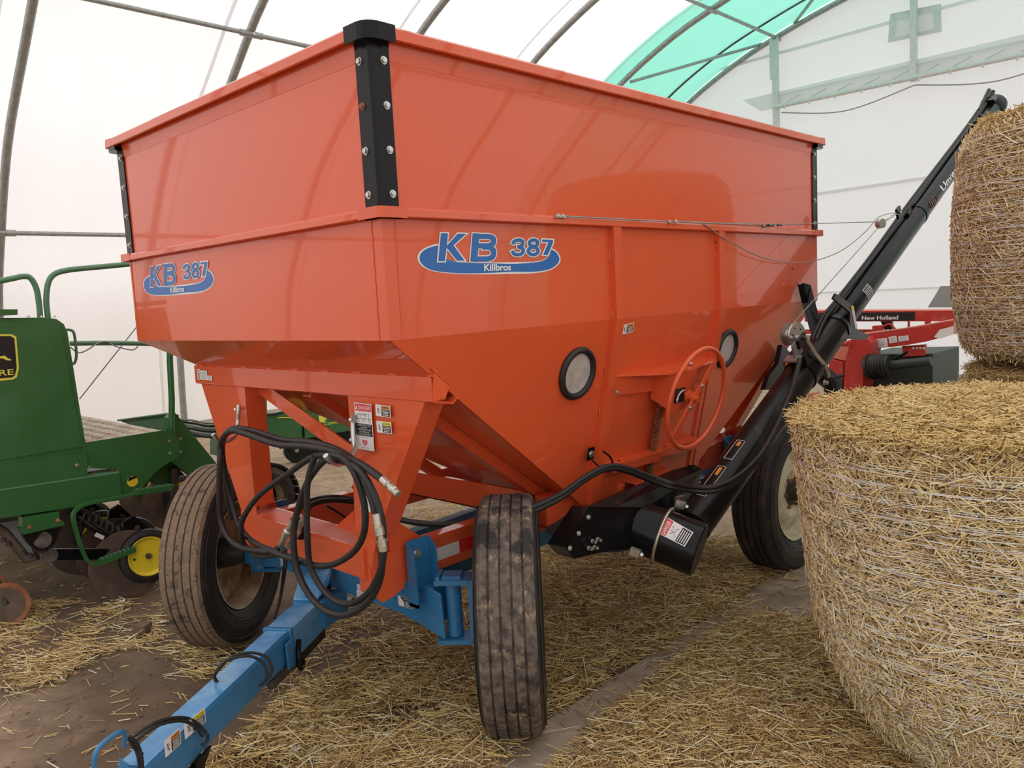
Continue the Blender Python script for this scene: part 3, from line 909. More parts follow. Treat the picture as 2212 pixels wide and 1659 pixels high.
def model_decal(place, name='model_decal', label=None):
    """place(u, v, lift) -> point"""
    mb = MB()
    k = len(oa)
    mb.add([place(p.x, p.y, .0010) for p in oa] + [place(p.x, p.y, .0010) for p in ib], [(i, i + 1, i + 1 + k, i + k) for i in range(k - 1)], 'dwhite')
    a2, b2 = [], []
    for i in range(k):
        d = ib[i] - oa[i]
        g = min(.0085, d.length * .3)
        e = d.normalized() if d.length > 1e-6 else Vector((0, 0, 0))
        a2.append(oa[i] + e * g); b2.append(ib[i] - e * g * .8)
    mb.add([place(p.x, p.y, .0016) for p in a2] + [place(p.x, p.y, .0016) for p in b2], [(i, i + 1, i + 1 + k, i + k) for i in range(k - 1)], 'dblue')
    o0 = place(0, 0, 0); r = place(1, 0, 0) - o0; u = place(0, 1, 0) - o0
    lf = [0]
    def ribbon(path, w, m, lift, closed=False, ext=0):
        pts = [Vector((x, y)) for x, y in path]
        k = len(pts)
        if ext and not closed:
            pts[0] = pts[0] + (pts[0] - pts[1]).normalized() * ext
            pts[-1] = pts[-1] + (pts[-1] - pts[-2]).normalized() * ext
        L1, L2 = [], []
        for i in range(k):
            a = pts[i - 1] if (i > 0 or closed) else None
            b = pts[(i + 1) % k] if (i < k - 1 or closed) else None
            d1 = (pts[i] - a).normalized() if a is not None else None
            d2 = (b - pts[i]).normalized() if b is not None else None
            if d1 is None: d1 = d2
            if d2 is None: d2 = d1
            t = (d1 + d2).normalized()
            n = Vector((-t.y, t.x))
            q = w / 2 / max(n.dot(Vector((-d1.y, d1.x))), .45)
            L1.append(pts[i] + n * q); L2.append(pts[i] - n * q)
        lf[0] += 1
        z = lift + lf[0] * .00008
        vs = [place(*zp(p.x, p.y), z) for p in L1 + L2]
        mb.add(vs, [(i, (i + 1) % k, (i + 1) % k + k, i + k) for i in range(k if closed else k - 1)], m)
    ell = lambda cx, cy, rx, ry: [(cx + rx * math.cos(t * math.pi / 14), cy + ry * math.sin(t * math.pi / 14)) for t in range(28)]
    sp = lambda l: [(p.x, p.y) for p in spline([(x, y, 0) for x, y in l], 5)]
    def inset(pts, d):
        k = len(pts); out = []
        for i in range(k):
            a, b, c = Vector(pts[i - 1]), Vector(pts[i]), Vector(pts[(i + 1) % k])
            d1, d2 = (b - a).normalized(), (c - b).normalized()
            n1, n2 = Vector((-d1.y, d1.x)), Vector((-d2.y, d2.x))
            m_ = (n1 + n2).normalized()
            out.append(b + m_ * (d / max(m_.dot(n1), .4)))
        return out
    for pg in ([(470, 320), (535, 320), (528, 392), (590, 322), (672, 326), (575, 412), (657, 524), (583, 524), (522, 446), (513, 528), (450, 528)],
               [(1160, 362), (1253, 366), (1250, 398), (1212, 487), (1163, 482), (1199, 398), (1160, 396)]):
        for mm, dd_, l_ in (('dwhite', 0, .0026), ('dblue', 9, .0036)):
            mb.poly([place(*zp(p[0], p[1]), l_) for p in inset(pg, dd_)], mm)
    G = [([(702, 522), (718, 330)], 46, 0), ([(695, 350)] + sp([(760, 350), (805, 351), (832, 362), (838, 384), (828, 404), (800, 414)]) + [(718, 414)], 34, 0),
         (sp([(760, 422), (805, 424), (832, 440), (837, 466), (826, 492), (795, 504)]) + [(690, 504)], 35, 0),
         (sp([(966, 402), (980, 382), (1008, 374), (1032, 382), (1036, 402), (1022, 416), (1000, 421)]), 22, 0), (sp([(1000, 421), (1028, 427), (1039, 446), (1030, 466), (1004, 475), (976, 468), (964, 448)]), 22, 0),
         (ell(1110, 396, 29, 22), 21, 1), (ell(1107, 449, 33, 26), 22, 1)]
    for path, w, cl in G: ribbon(path, w + 16, 'dwhite', .0020, bool(cl), 8)
    for path, w, cl in G: ribbon(path, w, 'dblue', .0034, bool(cl))
    p0 = zp(775, 587)
    put_text(mb, 'Killbros', 'dwhite', place(p0.x, p0.y + .001, 0), r, u, .142, .024, .03, lift=.003, shear=.05)
    ob = mb.build(name, wagon)
    if label: ob['label'] = label
model_decal(lambda u, v, l: Vector((l, u, v)), label='blue KB 387 decal on the long side')
model_decal(lambda u, v, l: Vector((-1.961 + (u - .143), -l, v + .002)), label='blue KB 387 decal on the front panel')

# small labels on the box and front frame
fr = lambda px, py, y=.186: P(px, py, 'y', y)
YF = .19
c = lambda px, py: PT(px, py, .001)
sticker(wagon, c(1345, 702), c(1369, 697), c(1341, 723), 'warning', label='small orange and black warning label by the rib')
sticker(wagon, fr(765, 869), fr(802, 873), fr(769, 968), 'danger_tall', label='tall white danger label')
sticker(wagon, fr(811, 873), fr(843, 877), fr(813, 898), 'warning', words=['NO RIDERS'], label='orange warning label')
sticker(wagon, fr(813, 909), fr(845, 912), fr(815, 934), 'caution', words=['SUPER SINGLES'], label='yellow caution label')
sticker(wagon, fr(425, 797), fr(432, 797), fr(427, 820), 'u_mark', label='narrow white maker label')
sticker(wagon, fr(433, 800), fr(447, 801), fr(434, 820), 'plain', label='pale serial number card')
sticker(wagon, fr(448, 811), fr(458, 812), fr(449, 821), 'plain', label='tiny pale label')
sticker(wagon, fr(776, 1058), fr(797, 1062), fr(779, 1101), 'plain', label='white card low on the leg')

# ------------------------------------------------------------------ orange frame
mb = MB()      # channel under the front slope
x0, x1 = -1.90, -.028
prof = [(YF, 1.572), (YF, 1.484), (YF + .012, 1.478), (YF + .10, 1.462), (YF + .13, 1.485), (YF + .125, 1.488), (YF + .10, 1.470), (YF + .014, 1.486), (YF + .006, 1.490), (YF + .006, 1.568)]
n = len(prof)
mb.add([(x0, y, z) for y, z in prof] + [(x1, y, z) for y, z in prof], [(i, (i + 1) % n, (i + 1) % n + n, i + n) for i in range(n)] + [list(range(n))[::-1], list(range(n, 2 * n))], 'orange')
mb.plate([(x0, YF, 1.572), (x1, YF, 1.572), (x1, YF + .02, 1.583), (x0, YF + .02, 1.583)], (0, .004, .003), 'orange')
for i in range(9):
    x = -1.85 + i * .225
    mb.tube([(x, YF + .003, 1.576), (x + .05, YF + .003, 1.576)], .004, 'orange', 6)
mb.tube([(-1.86, YF - .001, 1.484), (-1.4, YF - .001, 1.484)], .003, 'orange', 5)
beam = wp(mb, 'cross_beam')
mb = MB()
for xx in (-.030, -1.90):
    mb = MB()
    g = [P(px, py, 'x', -.030) for px, py in ((934, 806), (931, 795), (937, 797), (970.5, 829), (966, 842), (960, 862), (933, 867))]
    mb.plate([(xx, p.y, p.z) for p in g], (.006, 0, 0), 'orange')
    if xx < -1: mb.build('end_gusset', beam); break
    mb.tube([P(931, 795, 'x', -.022), P(971, 829, 'x', -.022), P(966, 842, 'x', -.022), P(952, 862, 'x', -.022)], .003, 'orange', 5)
    mb.build('end_gusset', beam)
# front left wing where side slope meets beam
FL = [(430, 822), (525, 834), (549, 1096), (553, 1115), (540, 1165), (528, 1165), (527, 1130)]
FR = [(748, 852), (915, 868), (808, 1170), (800, 1232), (775, 1190), (765, 1168), (759, 1006)]
def leg(pts, fold, ymir=False):
    mb = MB()
    g = [P(px, py, 'y', YF) for px, py in pts]
    my = (lambda p, dy=0: Vector((p.x, LN - p.y - dy - .0068, p.z))) if ymir else (lambda p, dy=0: Vector((p.x, p.y + dy + .0068, p.z)))
    sgn = -1 if ymir else 1
    mb.plate([my(p) for p in g], (0, .006 * sgn, 0), 'orange')
    for i, j in fold:
        a, b = g[i], g[j]
        mb.plate([my(a, .0064), my(b, .0064), my(b, .10), my(a, .10)], (-.006, 0, 0), 'orange')
    return wp(mb, 'frame_leg')
leg(FL, [(1, 2), (0, 6)]); leg(FR, [(1, 2), (0, 6)])
leg(FL, [(1, 2), (0, 6)], True); leg(FR, [(1, 2), (0, 6)], True)
for yb in (YF, LN - YF - .14):
    mb = MB()
    mb.box((-1.53, yb - .004, .725), (-.515, yb + .14, .857), 'orange_dull' if 0 else 'orange')
    mb.box((-.9, yb + .003, .857), (-.6, yb + .12, .8578), 'pink') if yb == YF else None
    mb.box((-1.45, yb + .003, .857), (-.9, yb + .13, .8575), 'orange_dull') if yb == YF else None
    wp(mb, 'lower_cross_beam', bevel=.006)
mb = MB(); mb.box((-1.9, LN - YF - .02, 1.484), (-.03, LN - YF, 1.572), 'orange'); wp(mb, 'cross_beam')
# long rails
for xr in (-.58, -1.60):
    mb = MB(); mb.box((xr, .20, .655), (xr + .08, 3.28, .812), 'orange'); wp(mb, 'frame_rail', bevel=.008)
mb = MB()      # folded apron where beam turns into rail, below the right leg
g = [P(px, py, 'x', -.494) for px, py in ((800, 1254), (845, 1272), (868, 1262), (875, 1190), (850, 1188))]
mb.plate([(-.497, .205, .84), (-.497, .30, .812), (-.497, .37, .812), (-.497, .37, .64), (-.497, .30, .615), (-.497, .25, .61), (-.497, .205, .66)], (-.008, 0, 0), 'orange')
wp(mb, 'apron_plate')
# gusset plates
def gus(pts, ax, v, off, name='gusset', m='orange'):
    mb = MB(); mb.plate([P(px, py, ax, v) for px, py in pts], off, m); return wp(mb, name)
gus([(836, 1125), (850, 1122), (909, 1159), (905, 1166), (850, 1192), (842, 1190)], 'x', -.50, (-.006, 0, 0))
gus([(553, 1028), (561, 1026), (606, 1116), (600, 1121), (557, 1100)], 'y', .33, (0, .006, 0))
gus([(764, 1103), (722, 1140), (727, 1145), (790, 1178), (768, 1160)], 'y', .30, (0, .006, 0))
# diagonal brace behind the legs
mb = MB()
a, b = P(550, 828, 'y', .27), P(768, 985, 'y', .27)
d = (b - a).normalized()
u_ = Vector((0, 1, 0)).cross(d)
mb.obox((a + b) / 2, d * ((b - a).length / 2), u_ * .035, (0, .004, 0), 'orange')
wp(mb, 'diagonal_brace')
# middle cross members and stringers under the slopes
for ym in (1.02, LN - 1.02):
    mb = MB(); mb.box((-1.9 if 0 else -1.75, ym, .80), (-.35, ym + .02, .93), 'orange')
    mb.box((-1.75, ym, .80), (-.35, ym + .07, .806), 'orange')
    wp(mb, 'middle_cross_beam')
    mb = MB()
    s_ = 1 if ym < 1.7 else -1
    for xx in (-.58, -1.60):
        mb.plate([(xx + .02, ym, .80), (xx + .02, ym - .14 * s_, .80), (xx + .02, ym - .02 * s_, .66), (xx + .02, ym, .66)], (.006, 0, 0), 'orange')
        mb.box((xx + .01, ym - .01, .80), (xx + .06, ym + .05, .66), 'orange')
    wp(mb, 'gusset')
def fz(y): return ZB - .718 * y
for xs in (-.33, -1.0):
    for mir in (0, 1):
        mb = MB()
        q_ = lambda y, z: (LN - y if mir else y, z)
        y0, y1 = .30, 1.27
        A = [(xs, *q_(y0, fz(y0) - .004)), (xs, *q_(y1, fz(y1) - .004)), (xs, *q_(y1, fz(y1) - .062)), (xs, *q_(y0, fz(y0) - .062))]
        mb.plate(A, (.006, 0, 0), 'orange')
        mb.plate([(xs, *q_(y0, fz(y0) - .062)), (xs, *q_(y1, fz(y1) - .062)), (xs - .06, *q_(y1, fz(y1) - .062)), (xs - .06, *q_(y0, fz(y0) - .062))], (0, .002, .006), 'orange')
        wp(mb, 'slope_stringer')
# box beam ends below the hopper mouth
mb = MB()
mb.box((-.62, 1.20, .70), (-.20, 1.24, .93), 'orange')
mb.box((-.28, .98, .80), (-.215, 1.24, .93), 'orange')
mb.box((-.62, 2.21, .70), (-.20, 2.25, .93), 'orange')
mb.plate([(-.205, 1.22, .66), (-.205, 2.22, .66), (-.205, 2.22, .80), (-.205, 1.22, .80)], (-.006, 0, 0), 'orange')
mb.plate([(-.25, 1.05, .80), (-.25, 1.24, .62), (-.25, 1.24, .80)], (.006, 0, 0), 'orange')
wp(mb, 'mouth_frame')
# hanging side braces, left floor beams seen through the frame
for yb in (.9, LN - .9):
    mb = MB()
    mb.plate([(-1.62, yb, .81), (-1.55, yb, .81), (-1.2, yb, 1.12), (-1.27, yb, 1.18)], (0, .008, 0), 'orange')
    wp(mb, 'diagonal_brace')
# reflective tape on the rail
YR = lambda px, py: P(px, py, 'x', -.4985)
def tape(y0, y1, m):
    mb = MB()
    mb.box((-.5, y0, .70), (-.4988, y1, .757), m)
    o = wp(mb, 'reflective_tape')
    o['label'] = 'white reflective tape' if m == 'tape_white' else 'red reflective tape'
y_a, y_b = YR(930, 1180).y, YR(991, 1160).y
tape(y_a, y_b, 'tape_white'); tape(y_a - .022, y_a, 'tape_red'); tape(y_b, y_b + .16, 'tape_red'); tape(2.55, 2.85, 'tape_red'); tape(2.40, 2.55, 'tape_white')

# ------------------------------------------------------------------ blue running gear
YA = .44
def mirror_gear(mb_fn): pass
mb = MB()
mb.box((-1.84, YA, .468), (-.40, YA + .13, .638), 'blue')
mb.plate([(-.40, YA - .012, .638), (-.34, YA - .012, .625), (-.325, YA - .012, .43), (-.47, YA - .012, .455), (-.62, YA - .012, .475), (-.62, YA - .012, .632)], (0, .014, 0), 'blue')
mb.plate([(-1.80, YA - .012, .638), (-1.86, YA - .012, .60), (-1.84, YA - .012, .44), (-1.65, YA - .012, .475), (-1.65, YA - .012, .632)], (0, .014, 0), 'blue')
axle = wp(mb, 'front_axle', bevel=.006)
axle['label'] = 'blue front axle beam'
for s_, kx, ky in ((1, -.335, .50), (-1, -1.86, .50)):
    mb = MB(); mb.tube([(kx, ky, .43), (kx, ky, .66)], .034, 'blue', 20); mb.build('kingpin', axle)
# steering knuckles
def knuckle(kx, ky, wc, hd):
    a = math.radians(hd)
    ax = (Vector((wc[0], wc[1], 0)) - Vector((kx, ky, 0))).normalized()
    si_ = Vector((-ax.y, ax.x, 0))
    k = Vector((kx, ky, 0))
    mb = MB()
    zt, zb = .672, .415
    mb.obox(k + ax * .005 + Vector((0, 0, zt)), ax * .075, si_ * .055, (0, 0, .010), 'blue')
    mb.obox(k + ax * .005 + Vector((0, 0, zb)), ax * .075, si_ * .055, (0, 0, .010), 'blue')
    mb.obox(k + ax * .082 + Vector((0, 0, (zt + zb) / 2)), ax * .010, si_ * .055, (0, 0, (zt - zb) / 2 + .01), 'blue')
    mb.obox(k + Vector((0, 0, zt + .016)), ax * .04, si_ * .038, (0, 0, .008), 'blue')
    mb.obox(k - ax * .055 + Vector((0, 0, zt + .012)), ax * .008, si_ * .05, (0, 0, .014), 'blue')
    e = k + ax * .09
    mb.hexa([e + si_ * .05 + Vector((0, 0, .44)), e - si_ * .05 + Vector((0, 0, .44)), e + ax * .08 - si_ * .03 + Vector((0, 0, .46)), e + ax * .08 + si_ * .03 + Vector((0, 0, .46)),
             e + si_ * .05 + Vector((0, 0, .66)), e - si_ * .05 + Vector((0, 0, .66)), e + ax * .08 - si_ * .03 + Vector((0, 0, .55)), e + ax * .08 + si_ * .03 + Vector((0, 0, .55))], 'blue')
    mb.tube([e + Vector((0, 0, .5)), Vector(wc) - ax * .02], .036, 'blue', 16)
    return wp(mb, 'steering_knuckle')
NEAR, FAR = (-.19, .70, .5), (-2.06, .345, .5)
knuckle(-.335, .50, (-.21, .60, .5), 42)
knuckle(-1.86, .50, (-2.0, .40, .5), 36)
# brackets bolting gear to frame
for xs, s_ in ((-.478, 1), (-1.625, -1)):
    for y0 in (.375, 3.06):
        mb = MB()
        mb.box((xs - .005 * s_, y0 + .01, .60), (xs + .002 * s_, y0 + .12, .838), 'blue')
        for yy in (y0, y0 + .12):
            mb.plate([(xs, yy, .835), (xs + .045 * s_, yy, .80), (xs + .055 * s_, yy, .64), (xs + .055 * s_, yy, .56), (xs, yy, .56)], (0, .009, 0), 'blue')
        mb.box((xs - .01, y0, .56), (xs + .055 * s_, y0 + .13, .575), 'blue') if s_ > 0 else None
        br_ = wp(mb, 'bolster_bracket')
        b = MB(); b.bolt((xs + .004 * s_, y0 + .055, .775), (s_, 0, 0), .016, .014); b.build('bolt', br_)
# rear axle, reach
mb = MB(); mb.box((-1.9, 3.12, .44), (-.26, 3.25, .60), 'blue'); mb.tube([(-1.98, 3.18, .5), (-.14, 3.18, .5)], .04, 'blue', 12)
mb.box((-.60, 3.05, .55), (-.44, 3.3, .70), 'blue')
wp(mb, 'rear_axle', bevel=.005)
mb = MB()
for x0, x1 in ((-.80, -.62), (-1.30, -1.48)):
    a, b = Vector((x0 * .9 - .1, .57, .53)), Vector((x1, 3.12, .52))
    d = (b - a).normalized(); s2 = Vector((d.y, -d.x, 0))
    mb.obox((a + b) / 2, d * (b - a).length / 2, s2 * .04, (0, 0, .045), 'blue')
wp(mb, 'reach_pole', bevel=.004)
sticker(wagon, P(859, 1285, 'y', YA - .013), P(889, 1293, 'y', YA - .013), P(860, 1307, 'y', YA - .013), 'important', label='black and white important label on the axle')
sticker(wagon, P(601, 1202, 'y', YA - .001), P(610, 1205, 'y', YA - .001), P(603, 1220, 'y', YA - .001), 'u_mark', label='narrow white maker label on the axle')
for q4 in (((771, 1261), (783, 1264), (773, 1275)), ((770, 1275), (788, 1279), (772, 1294))):
    sticker(wagon, *[P(*p, 'y', YA - .001) for p in q4], 'plain', label='worn pale label on the axle')

# ------------------------------------------------------------------ wheels
def wheel(c, ax, outer, tread, rim_m, side, wobble=0):
    """ax points to the side the dish faces (outer face of the rim)"""
    c, ax = Vector(c), Vector(ax).normalized()
    R, w = .5, .125
    g = []
    def groove(x): return [(x - .0045, R), (x - .0035, R - .010), (x + .0035, R - .010), (x + .0045, R)]
    t = [(-.105, R - .012), (-.096, R - .002)]
    for x in (-.066, -.022, .022, .066): t += groove(x)
    t += [(.096, R - .002), (.105, R - .012)]
    prof = [(-.088, .305), (-.105, .32), (-.125, .36), (-.131, .405), (-.127, .445), (-.117, .470), (-.112, .475), (-.110, .482)] + t + [(.110, .482), (.112, .475), (.117, .470), (.127, .445), (.131, .405), (.125, .36), (.105, .32), (.088, .305)]
    mb = MB()
    i0, i1 = 7, 7 + len(t) + 1
    def mf(i): return tread if i0 <= i < i1 else side
    mb.lathe(prof, c, ax, tread, 96, mfun=mf)
    # small ribs round the shoulders
    for s_ in (-1, 1):
        for rr in (.345, .455):
            xx = .119 if rr < .4 else .1245
            mb.lathe([(s_ * xx, rr - .003), (s_ * (xx + .0035), rr), (s_ * xx, rr + .003)], c, ax, side, 72)
    mbt = mb
    # rim
    mb = MB()
    mb.lathe([(-.092, .300), (-.098, .304), (-.098, .296), (-.085, .288), (-.04, .275), (.04, .275), (.085, .288), (.098, .296), (.098, .304), (.092, .300)], c, ax, rim_m, 64, mfun=lambda i: 'cream' if i < 2 or i > 6 else rim_m)
    mb.lathe([(.03 * outer, .276), (.025 * outer, .25), (.055 * outer, .20), (.065 * outer, .15), (.050 * outer, .11), (.050 * outer, .02), (.044 * outer, .02), (.044 * outer, .11), (.058 * outer, .15), (.048 * outer, .20), (.018 * outer, .25), (.022 * outer, .276)], c, ax, rim_m, 48)
    rim = wp(mb, 'wheel_rim')
    mbt.build('tyre', rim)
    mb = MB()
    o = outer
    mb.lathe([(-.12 * o, .0), (-.12 * o, .05), (-.03 * o, .075), (.035 * o, .085), (.056 * o, .085), (.058 * o, .055), (.10 * o, .05), (.115 * o, .035), (.12 * o, 0)], c, ax, 'hub', 24)
    u = ax.cross(Vector((0, 0, 1))).normalized(); v = ax.cross(u)
    for k in range(6):
        t_ = k * math.pi / 3
        mb.bolt(c + ax * (.052 * o) + (u * math.cos(t_) + v * math.sin(t_)) * .10, ax * o, .010, .016, 'rust')
    mb.build('hub', rim)
    return rim
a42, a36 = math.radians(42), math.radians(36)
wheel(NEAR, (math.cos(a42), math.sin(a42), 0), 1, 'tyre', 'cream', 'tyre_side')
w2_ = wheel(FAR, (math.cos(a36), math.sin(a36), 0), -1, 'tyre_mud', 'cream_mud', 'tyre_side')
w2_['label'] = 'muddy wheel on the far front corner'
wheel((-.12, 3.18, .5), (1, 0, 0), 1, 'tyre_dark', 'cream', 'tyre_side')
wheel((-2.0, 3.18, .5), (-1, 0, 0), 1, 'tyre_dark', 'cream', 'tyre_side')

# ------------------------------------------------------------------ tongue
TD = Vector((.539, -.842, -.02)).normalized()
TS = Vector((.842, .539, 0)).normalized()        # towards the camera's right
TU = TS.cross(TD).normalized()
if TU.z < 0: TU = -TU
T0 = Vector((-.905, -.035, .395))
def tg(s, side=0, up=0): return T0 + TD * s + TS * side + TU * up
mb = MB()
mb.obox(tg(.40), TD * .52, TS * .053, TU * .066, 'blue')
tongue = wp(mb, 'tongue', bevel=.012)
tongue['label'] = 'blue square drawbar tongue'
mb = MB()
mb.plate([tg(-.12, -.050, .0665), tg(.92, -.050, .0665), tg(.92, .047, .0665), tg(-.12, .047, .0665)], TU * .001, 'blue_top')
mb.build('worn_top', tongue)
mb = MB()      # outer sleeve and yoke
mb.obox(tg(-.20), TD * .16, TS * .060, TU * .073, 'blue_top')
mb.obox(tg(-.052), TD * .012, TS * .066, TU * .078, 'blue')
mb.obox(tg(-.01, .068, -.02), TD * .030, TS * .006, TU * .058, 'blue')
mb.hexa([tg(-.34, -.075, -.06), tg(-.34, .075, -.06), tg(-.50, .13, -.05), tg(-.50, -.12, -.05), tg(-.34, -.075, .075), tg(-.34, .075, .075), tg(-.50, .13, .075), tg(-.50, -.12, .075)], 'blue')
mb.plate([tg(-.34, -.07, .076), tg(-.34, .05, .076), tg(-.44, .07, .12), tg(-.50, .06, .165), tg(-.62, .05, .165), tg(-.62, -.06, .165), tg(-.50, -.10, .15), tg(-.44, -.09, .11)], TU * .012, 'blue_top')
mb.obox(tg(-.56, 0, -.04), TD * .09, TS * .10, TU * .012, 'blue')
mb.obox(tg(-.25, 0, -.10), TD * .16, TS * .045, TU * .03, 'black_dust')
wp(mb, 'tongue_yoke', bevel=.004)
mb = MB()
mb.tube([tg(-.56, 0, -.06), tg(-.56, 0, .185)], .022, 'hub', 14)
mb.obox(tg(-.56, 0, .183), TD * .05, TS * .05, TU * .006, 'hub')
mb.lathe([(0, .03), (.012, .028), (.014, 0)], tg(-.56, 0, .189), TU, 'hub', 16)
wp(mb, 'tongue_pin')
mb = MB()      # telescoping latch under the sleeve
mb.tube([tg(-.06, .058, -.085), tg(.14, .05, -.085)], .018, 'hub', 10)
wp(mb, 'latch_rod')
mb = MB()
mb.tube(spline([tg(-.10, .066, .0), tg(-.05, .085, -.05), tg(-.06, .085, -.11), tg(-.12, .07, -.11)], 5), .012, 'black', 8)
wp(mb, 'latch_hook')
mb = MB()
mb.tube([tg(.62, .03, -.10), tg(.80, .035, -.10)], .020, 'black_dust', 10)
mb.plate([tg(.60, .058, -.06), tg(.70, .058, -.06), tg(.68, .058, -.15), tg(.66, .058, -.16), tg(.65, .058, -.10)], TS * .01, 'black')
wp(mb, 'wire_clip')
ju = lambda px, py, sd=.0: PL(px, py, tg(0, sd), TS)
mb = MB()      # jack
mb.tube([ju(455, 1545), ju(496, 1503)], .021, 'black_dust', 14)
mb.plate([ju(438, 1548, .04), (ju(458, 1538, .04)), ju(455, 1572, .04), ju(449, 1580, .04), ju(445, 1562, .04)], TS * .01, 'black')
wp(mb, 'jack_tube')
mb = MB()
mb.tube([ju(452, 1560), ju(440, 1585), ju(428, 1604)], [.026, .030, .036], 'black_dust', 16)
mb.lathe([(-.05, .0), (-.05, .034), (.03, .042), (.05, .030), (.05, 0)], ju(398, 1640), TD, 'grey', 10, smooth=False)
mb.build('jack_gearbox', wagon)
mb = MB()
mb.tube([ju(376, 1655), ju(345, 1675)], .016, 'rust', 10)
wp(mb, 'jack_lever')
def tw(px, py, side=.0545):     # pixel on the tongue's camera-side face
    return PL(px, py, tg(0, side), TS)
sticker(wagon, tw(354, 1602), tw(388, 1572), tw(356, 1638), 'warning', label='orange and black warning label on the tongue')
sticker(wagon, tw(397, 1565), tw(442, 1528), tw(399, 1598), 'caution', label='yellow and black caution label on the tongue')
# hitch end: clevis plates, inner latch bar and handle
mb = MB()
mb.obox(tg(.985, .0, .0), TD * .08, TS * .050, TU * .058, 'blue')
mb.obox(tg(1.13, -.045, .01), TD * .14, TS * .006, TU * .045, 'blue')
mb.obox(tg(1.13, .045, .0), TD * .16, TS * .008, TU * .055, 'blue')
mb.obox(tg(1.08, -.01, .072), TD * .035, TS * .075, TU * .008, 'blue')
mb.obox(tg(1.17, -.01, .045), TD * .10, TS * .032, TU * .012, 'blue_top')
mb.plate([tg(.93, -.03, .067), tg(.955, .02, .067), tg(.955, .02, .10), tg(.93, -.03, .10)], TD * .004, 'blue')
wp(mb, 'hitch_clevis', bevel=.003)
HZ = tg(1.0, 0, .09)
hp = lambda px, py, s: PL(px, py, tg(s, 0, 0), TD)
mb = MB()
hpts = [hp(204, 1665, 1.22), hp(205, 1632, 1.22), hp(216, 1612, 1.20), hp(240, 1592, 1.16), hp(258, 1582, 1.13), hp(268, 1582, 1.10), hp(270, 1595, 1.09), hp(269, 1612, 1.08)]
mb.tube(spline(hpts, 5), .0072, 'blue', 10)
wp(mb, 'latch_handle')

# ------------------------------------------------------------------ hose hooks and hydraulic hoses
def hook(pts, y, tip):
    mb = MB()
    path = spline([P(px, py, 'y', yy) for px, py, yy in pts], 6)
    mb.tube(path, .0105, 'bolt', 10)
    a = path[0]
    ob = wp(mb, 'hose_hook')
    ob['label'] = 'curved steel hose hook'
    return ob
Yh = .175
hook([(516, 874, Yh), (515, 890, Yh - .005), (514, 915, Yh - .01), (512, 935, Yh - .04), (500, 948, Yh - .09), (484, 954, Yh - .13), (470, 950, Yh - .16), (460, 938, Yh - .18)], Yh, 0)
hook([(764, 895, Yh), (763, 915, Yh), (764, 950, Yh - .01), (767, 967, Yh - .02), (760, 984, Yh - .06), (744, 999, Yh - .14), (728, 1002, Yh - .20), (712, 994, Yh - .25), (703, 984, Yh - .27)], Yh, 0)
for px, py in ((513, 884), (762, 906), (763, 950)):
    mb = MB(); mb.tube([P(px - 6, py, 'y', Yh - .02), P(px + 3, py, 'y', Yh + .02)], .006, 'bolt', 8); wp(mb, 'bolt')
def hose(pts, r=.0125, m='rubber', name='hydraulic_hose'):
    mb = MB()
    mb.tube(spline([P(px, py, 'y', y) for px, py, y in pts], 8), r, m, 10)
    return wp(mb, name)
def fitting(pts, parent, y):
    mb = MB()
    rs = []
    pth = []
    for (px, py, r) in pts:
        pth.append(P(px, py, 'y', y)); rs.append(r)
    mb.tube(pth, rs, 'zinc', 12, smooth=False)
    ob = mb.build('hose_coupling', parent)
    ob['label'] = 'plated hose coupling'
y0 = .02
# two hoses over the left hook, running across to the right hook and ending in a coupling
h = hose([(502, 1120, .10), (489, 1060, .06), (482, 1000, .04), (480, 960, .02), (490, 935, .01), (510, 925, .01), (550, 932, .02), (610, 950, .02), (680, 957, .0), (735, 975, -.01), (770, 1005, -.03), (800, 1070, -.04), (820, 1150, -.04), (824, 1230, -.04), (806, 1285, -.04), (772, 1318, -.04), (728, 1328, -.04), (680, 1300, -.04), (645, 1240, -.03), (634, 1170, -.03), (641, 1110, -.02), (665, 1040, -.02), (700, 995, -.01), (735, 985, -.02), (775, 1000, -.03), (812, 1025, -.05), (830, 1040, -.06)], .0135)
fitting([(826, 1035, .0145), (838, 1046, .0145), (839, 1047, .0100), (842, 1050, .0105), (844, 1052, .0150), (850, 1058, .0150), (853, 1061, .0120), (856, 1064, .0135), (860, 1068, .0125)], h, -.06)
h = hose([(608, 1178, .06), (590, 1190, .02), (560, 1190, .0), (515, 1180, .0), (490, 1155, .0), (477, 1120, .0), (474, 1060, -.01), (475, 1000, -.01), (477, 960, 0), (486, 940, -.02), (505, 930, -.02), (540, 940, -.02), (600, 960, -.02), (660, 964, -.02), (720, 975, -.03), (765, 1000, -.03)], .0135)
fitting([(602, 1188, .013), (615, 1160, .014), (616, 1158, .018), (622, 1146, .018), (623, 1144, .012), (630, 1130, .012), (631, 1128, .016), (634, 1122, .016)], h, .05)
hose([(618, 1185, .06), (600, 1197, .03), (560, 1200, .02), (530, 1180, .02), (521, 1150, .0), (526, 1118, .0), (560, 1070, .0), (620, 1025, .0), (670, 990, -.01), (705, 982, -.03), (740, 990, -.05), (765, 1020, -.05), (785, 1080, -.04), (788, 1140, -.04), (770, 1185, -.03), (730, 1215, -.02), (690, 1222, -.01), (640, 1210, .0), (590, 1192, .01), (540, 1165, .03), (515, 1130, .05), (500, 1080, .06), (488, 1030, .04), (480, 985, .02)], .0125)
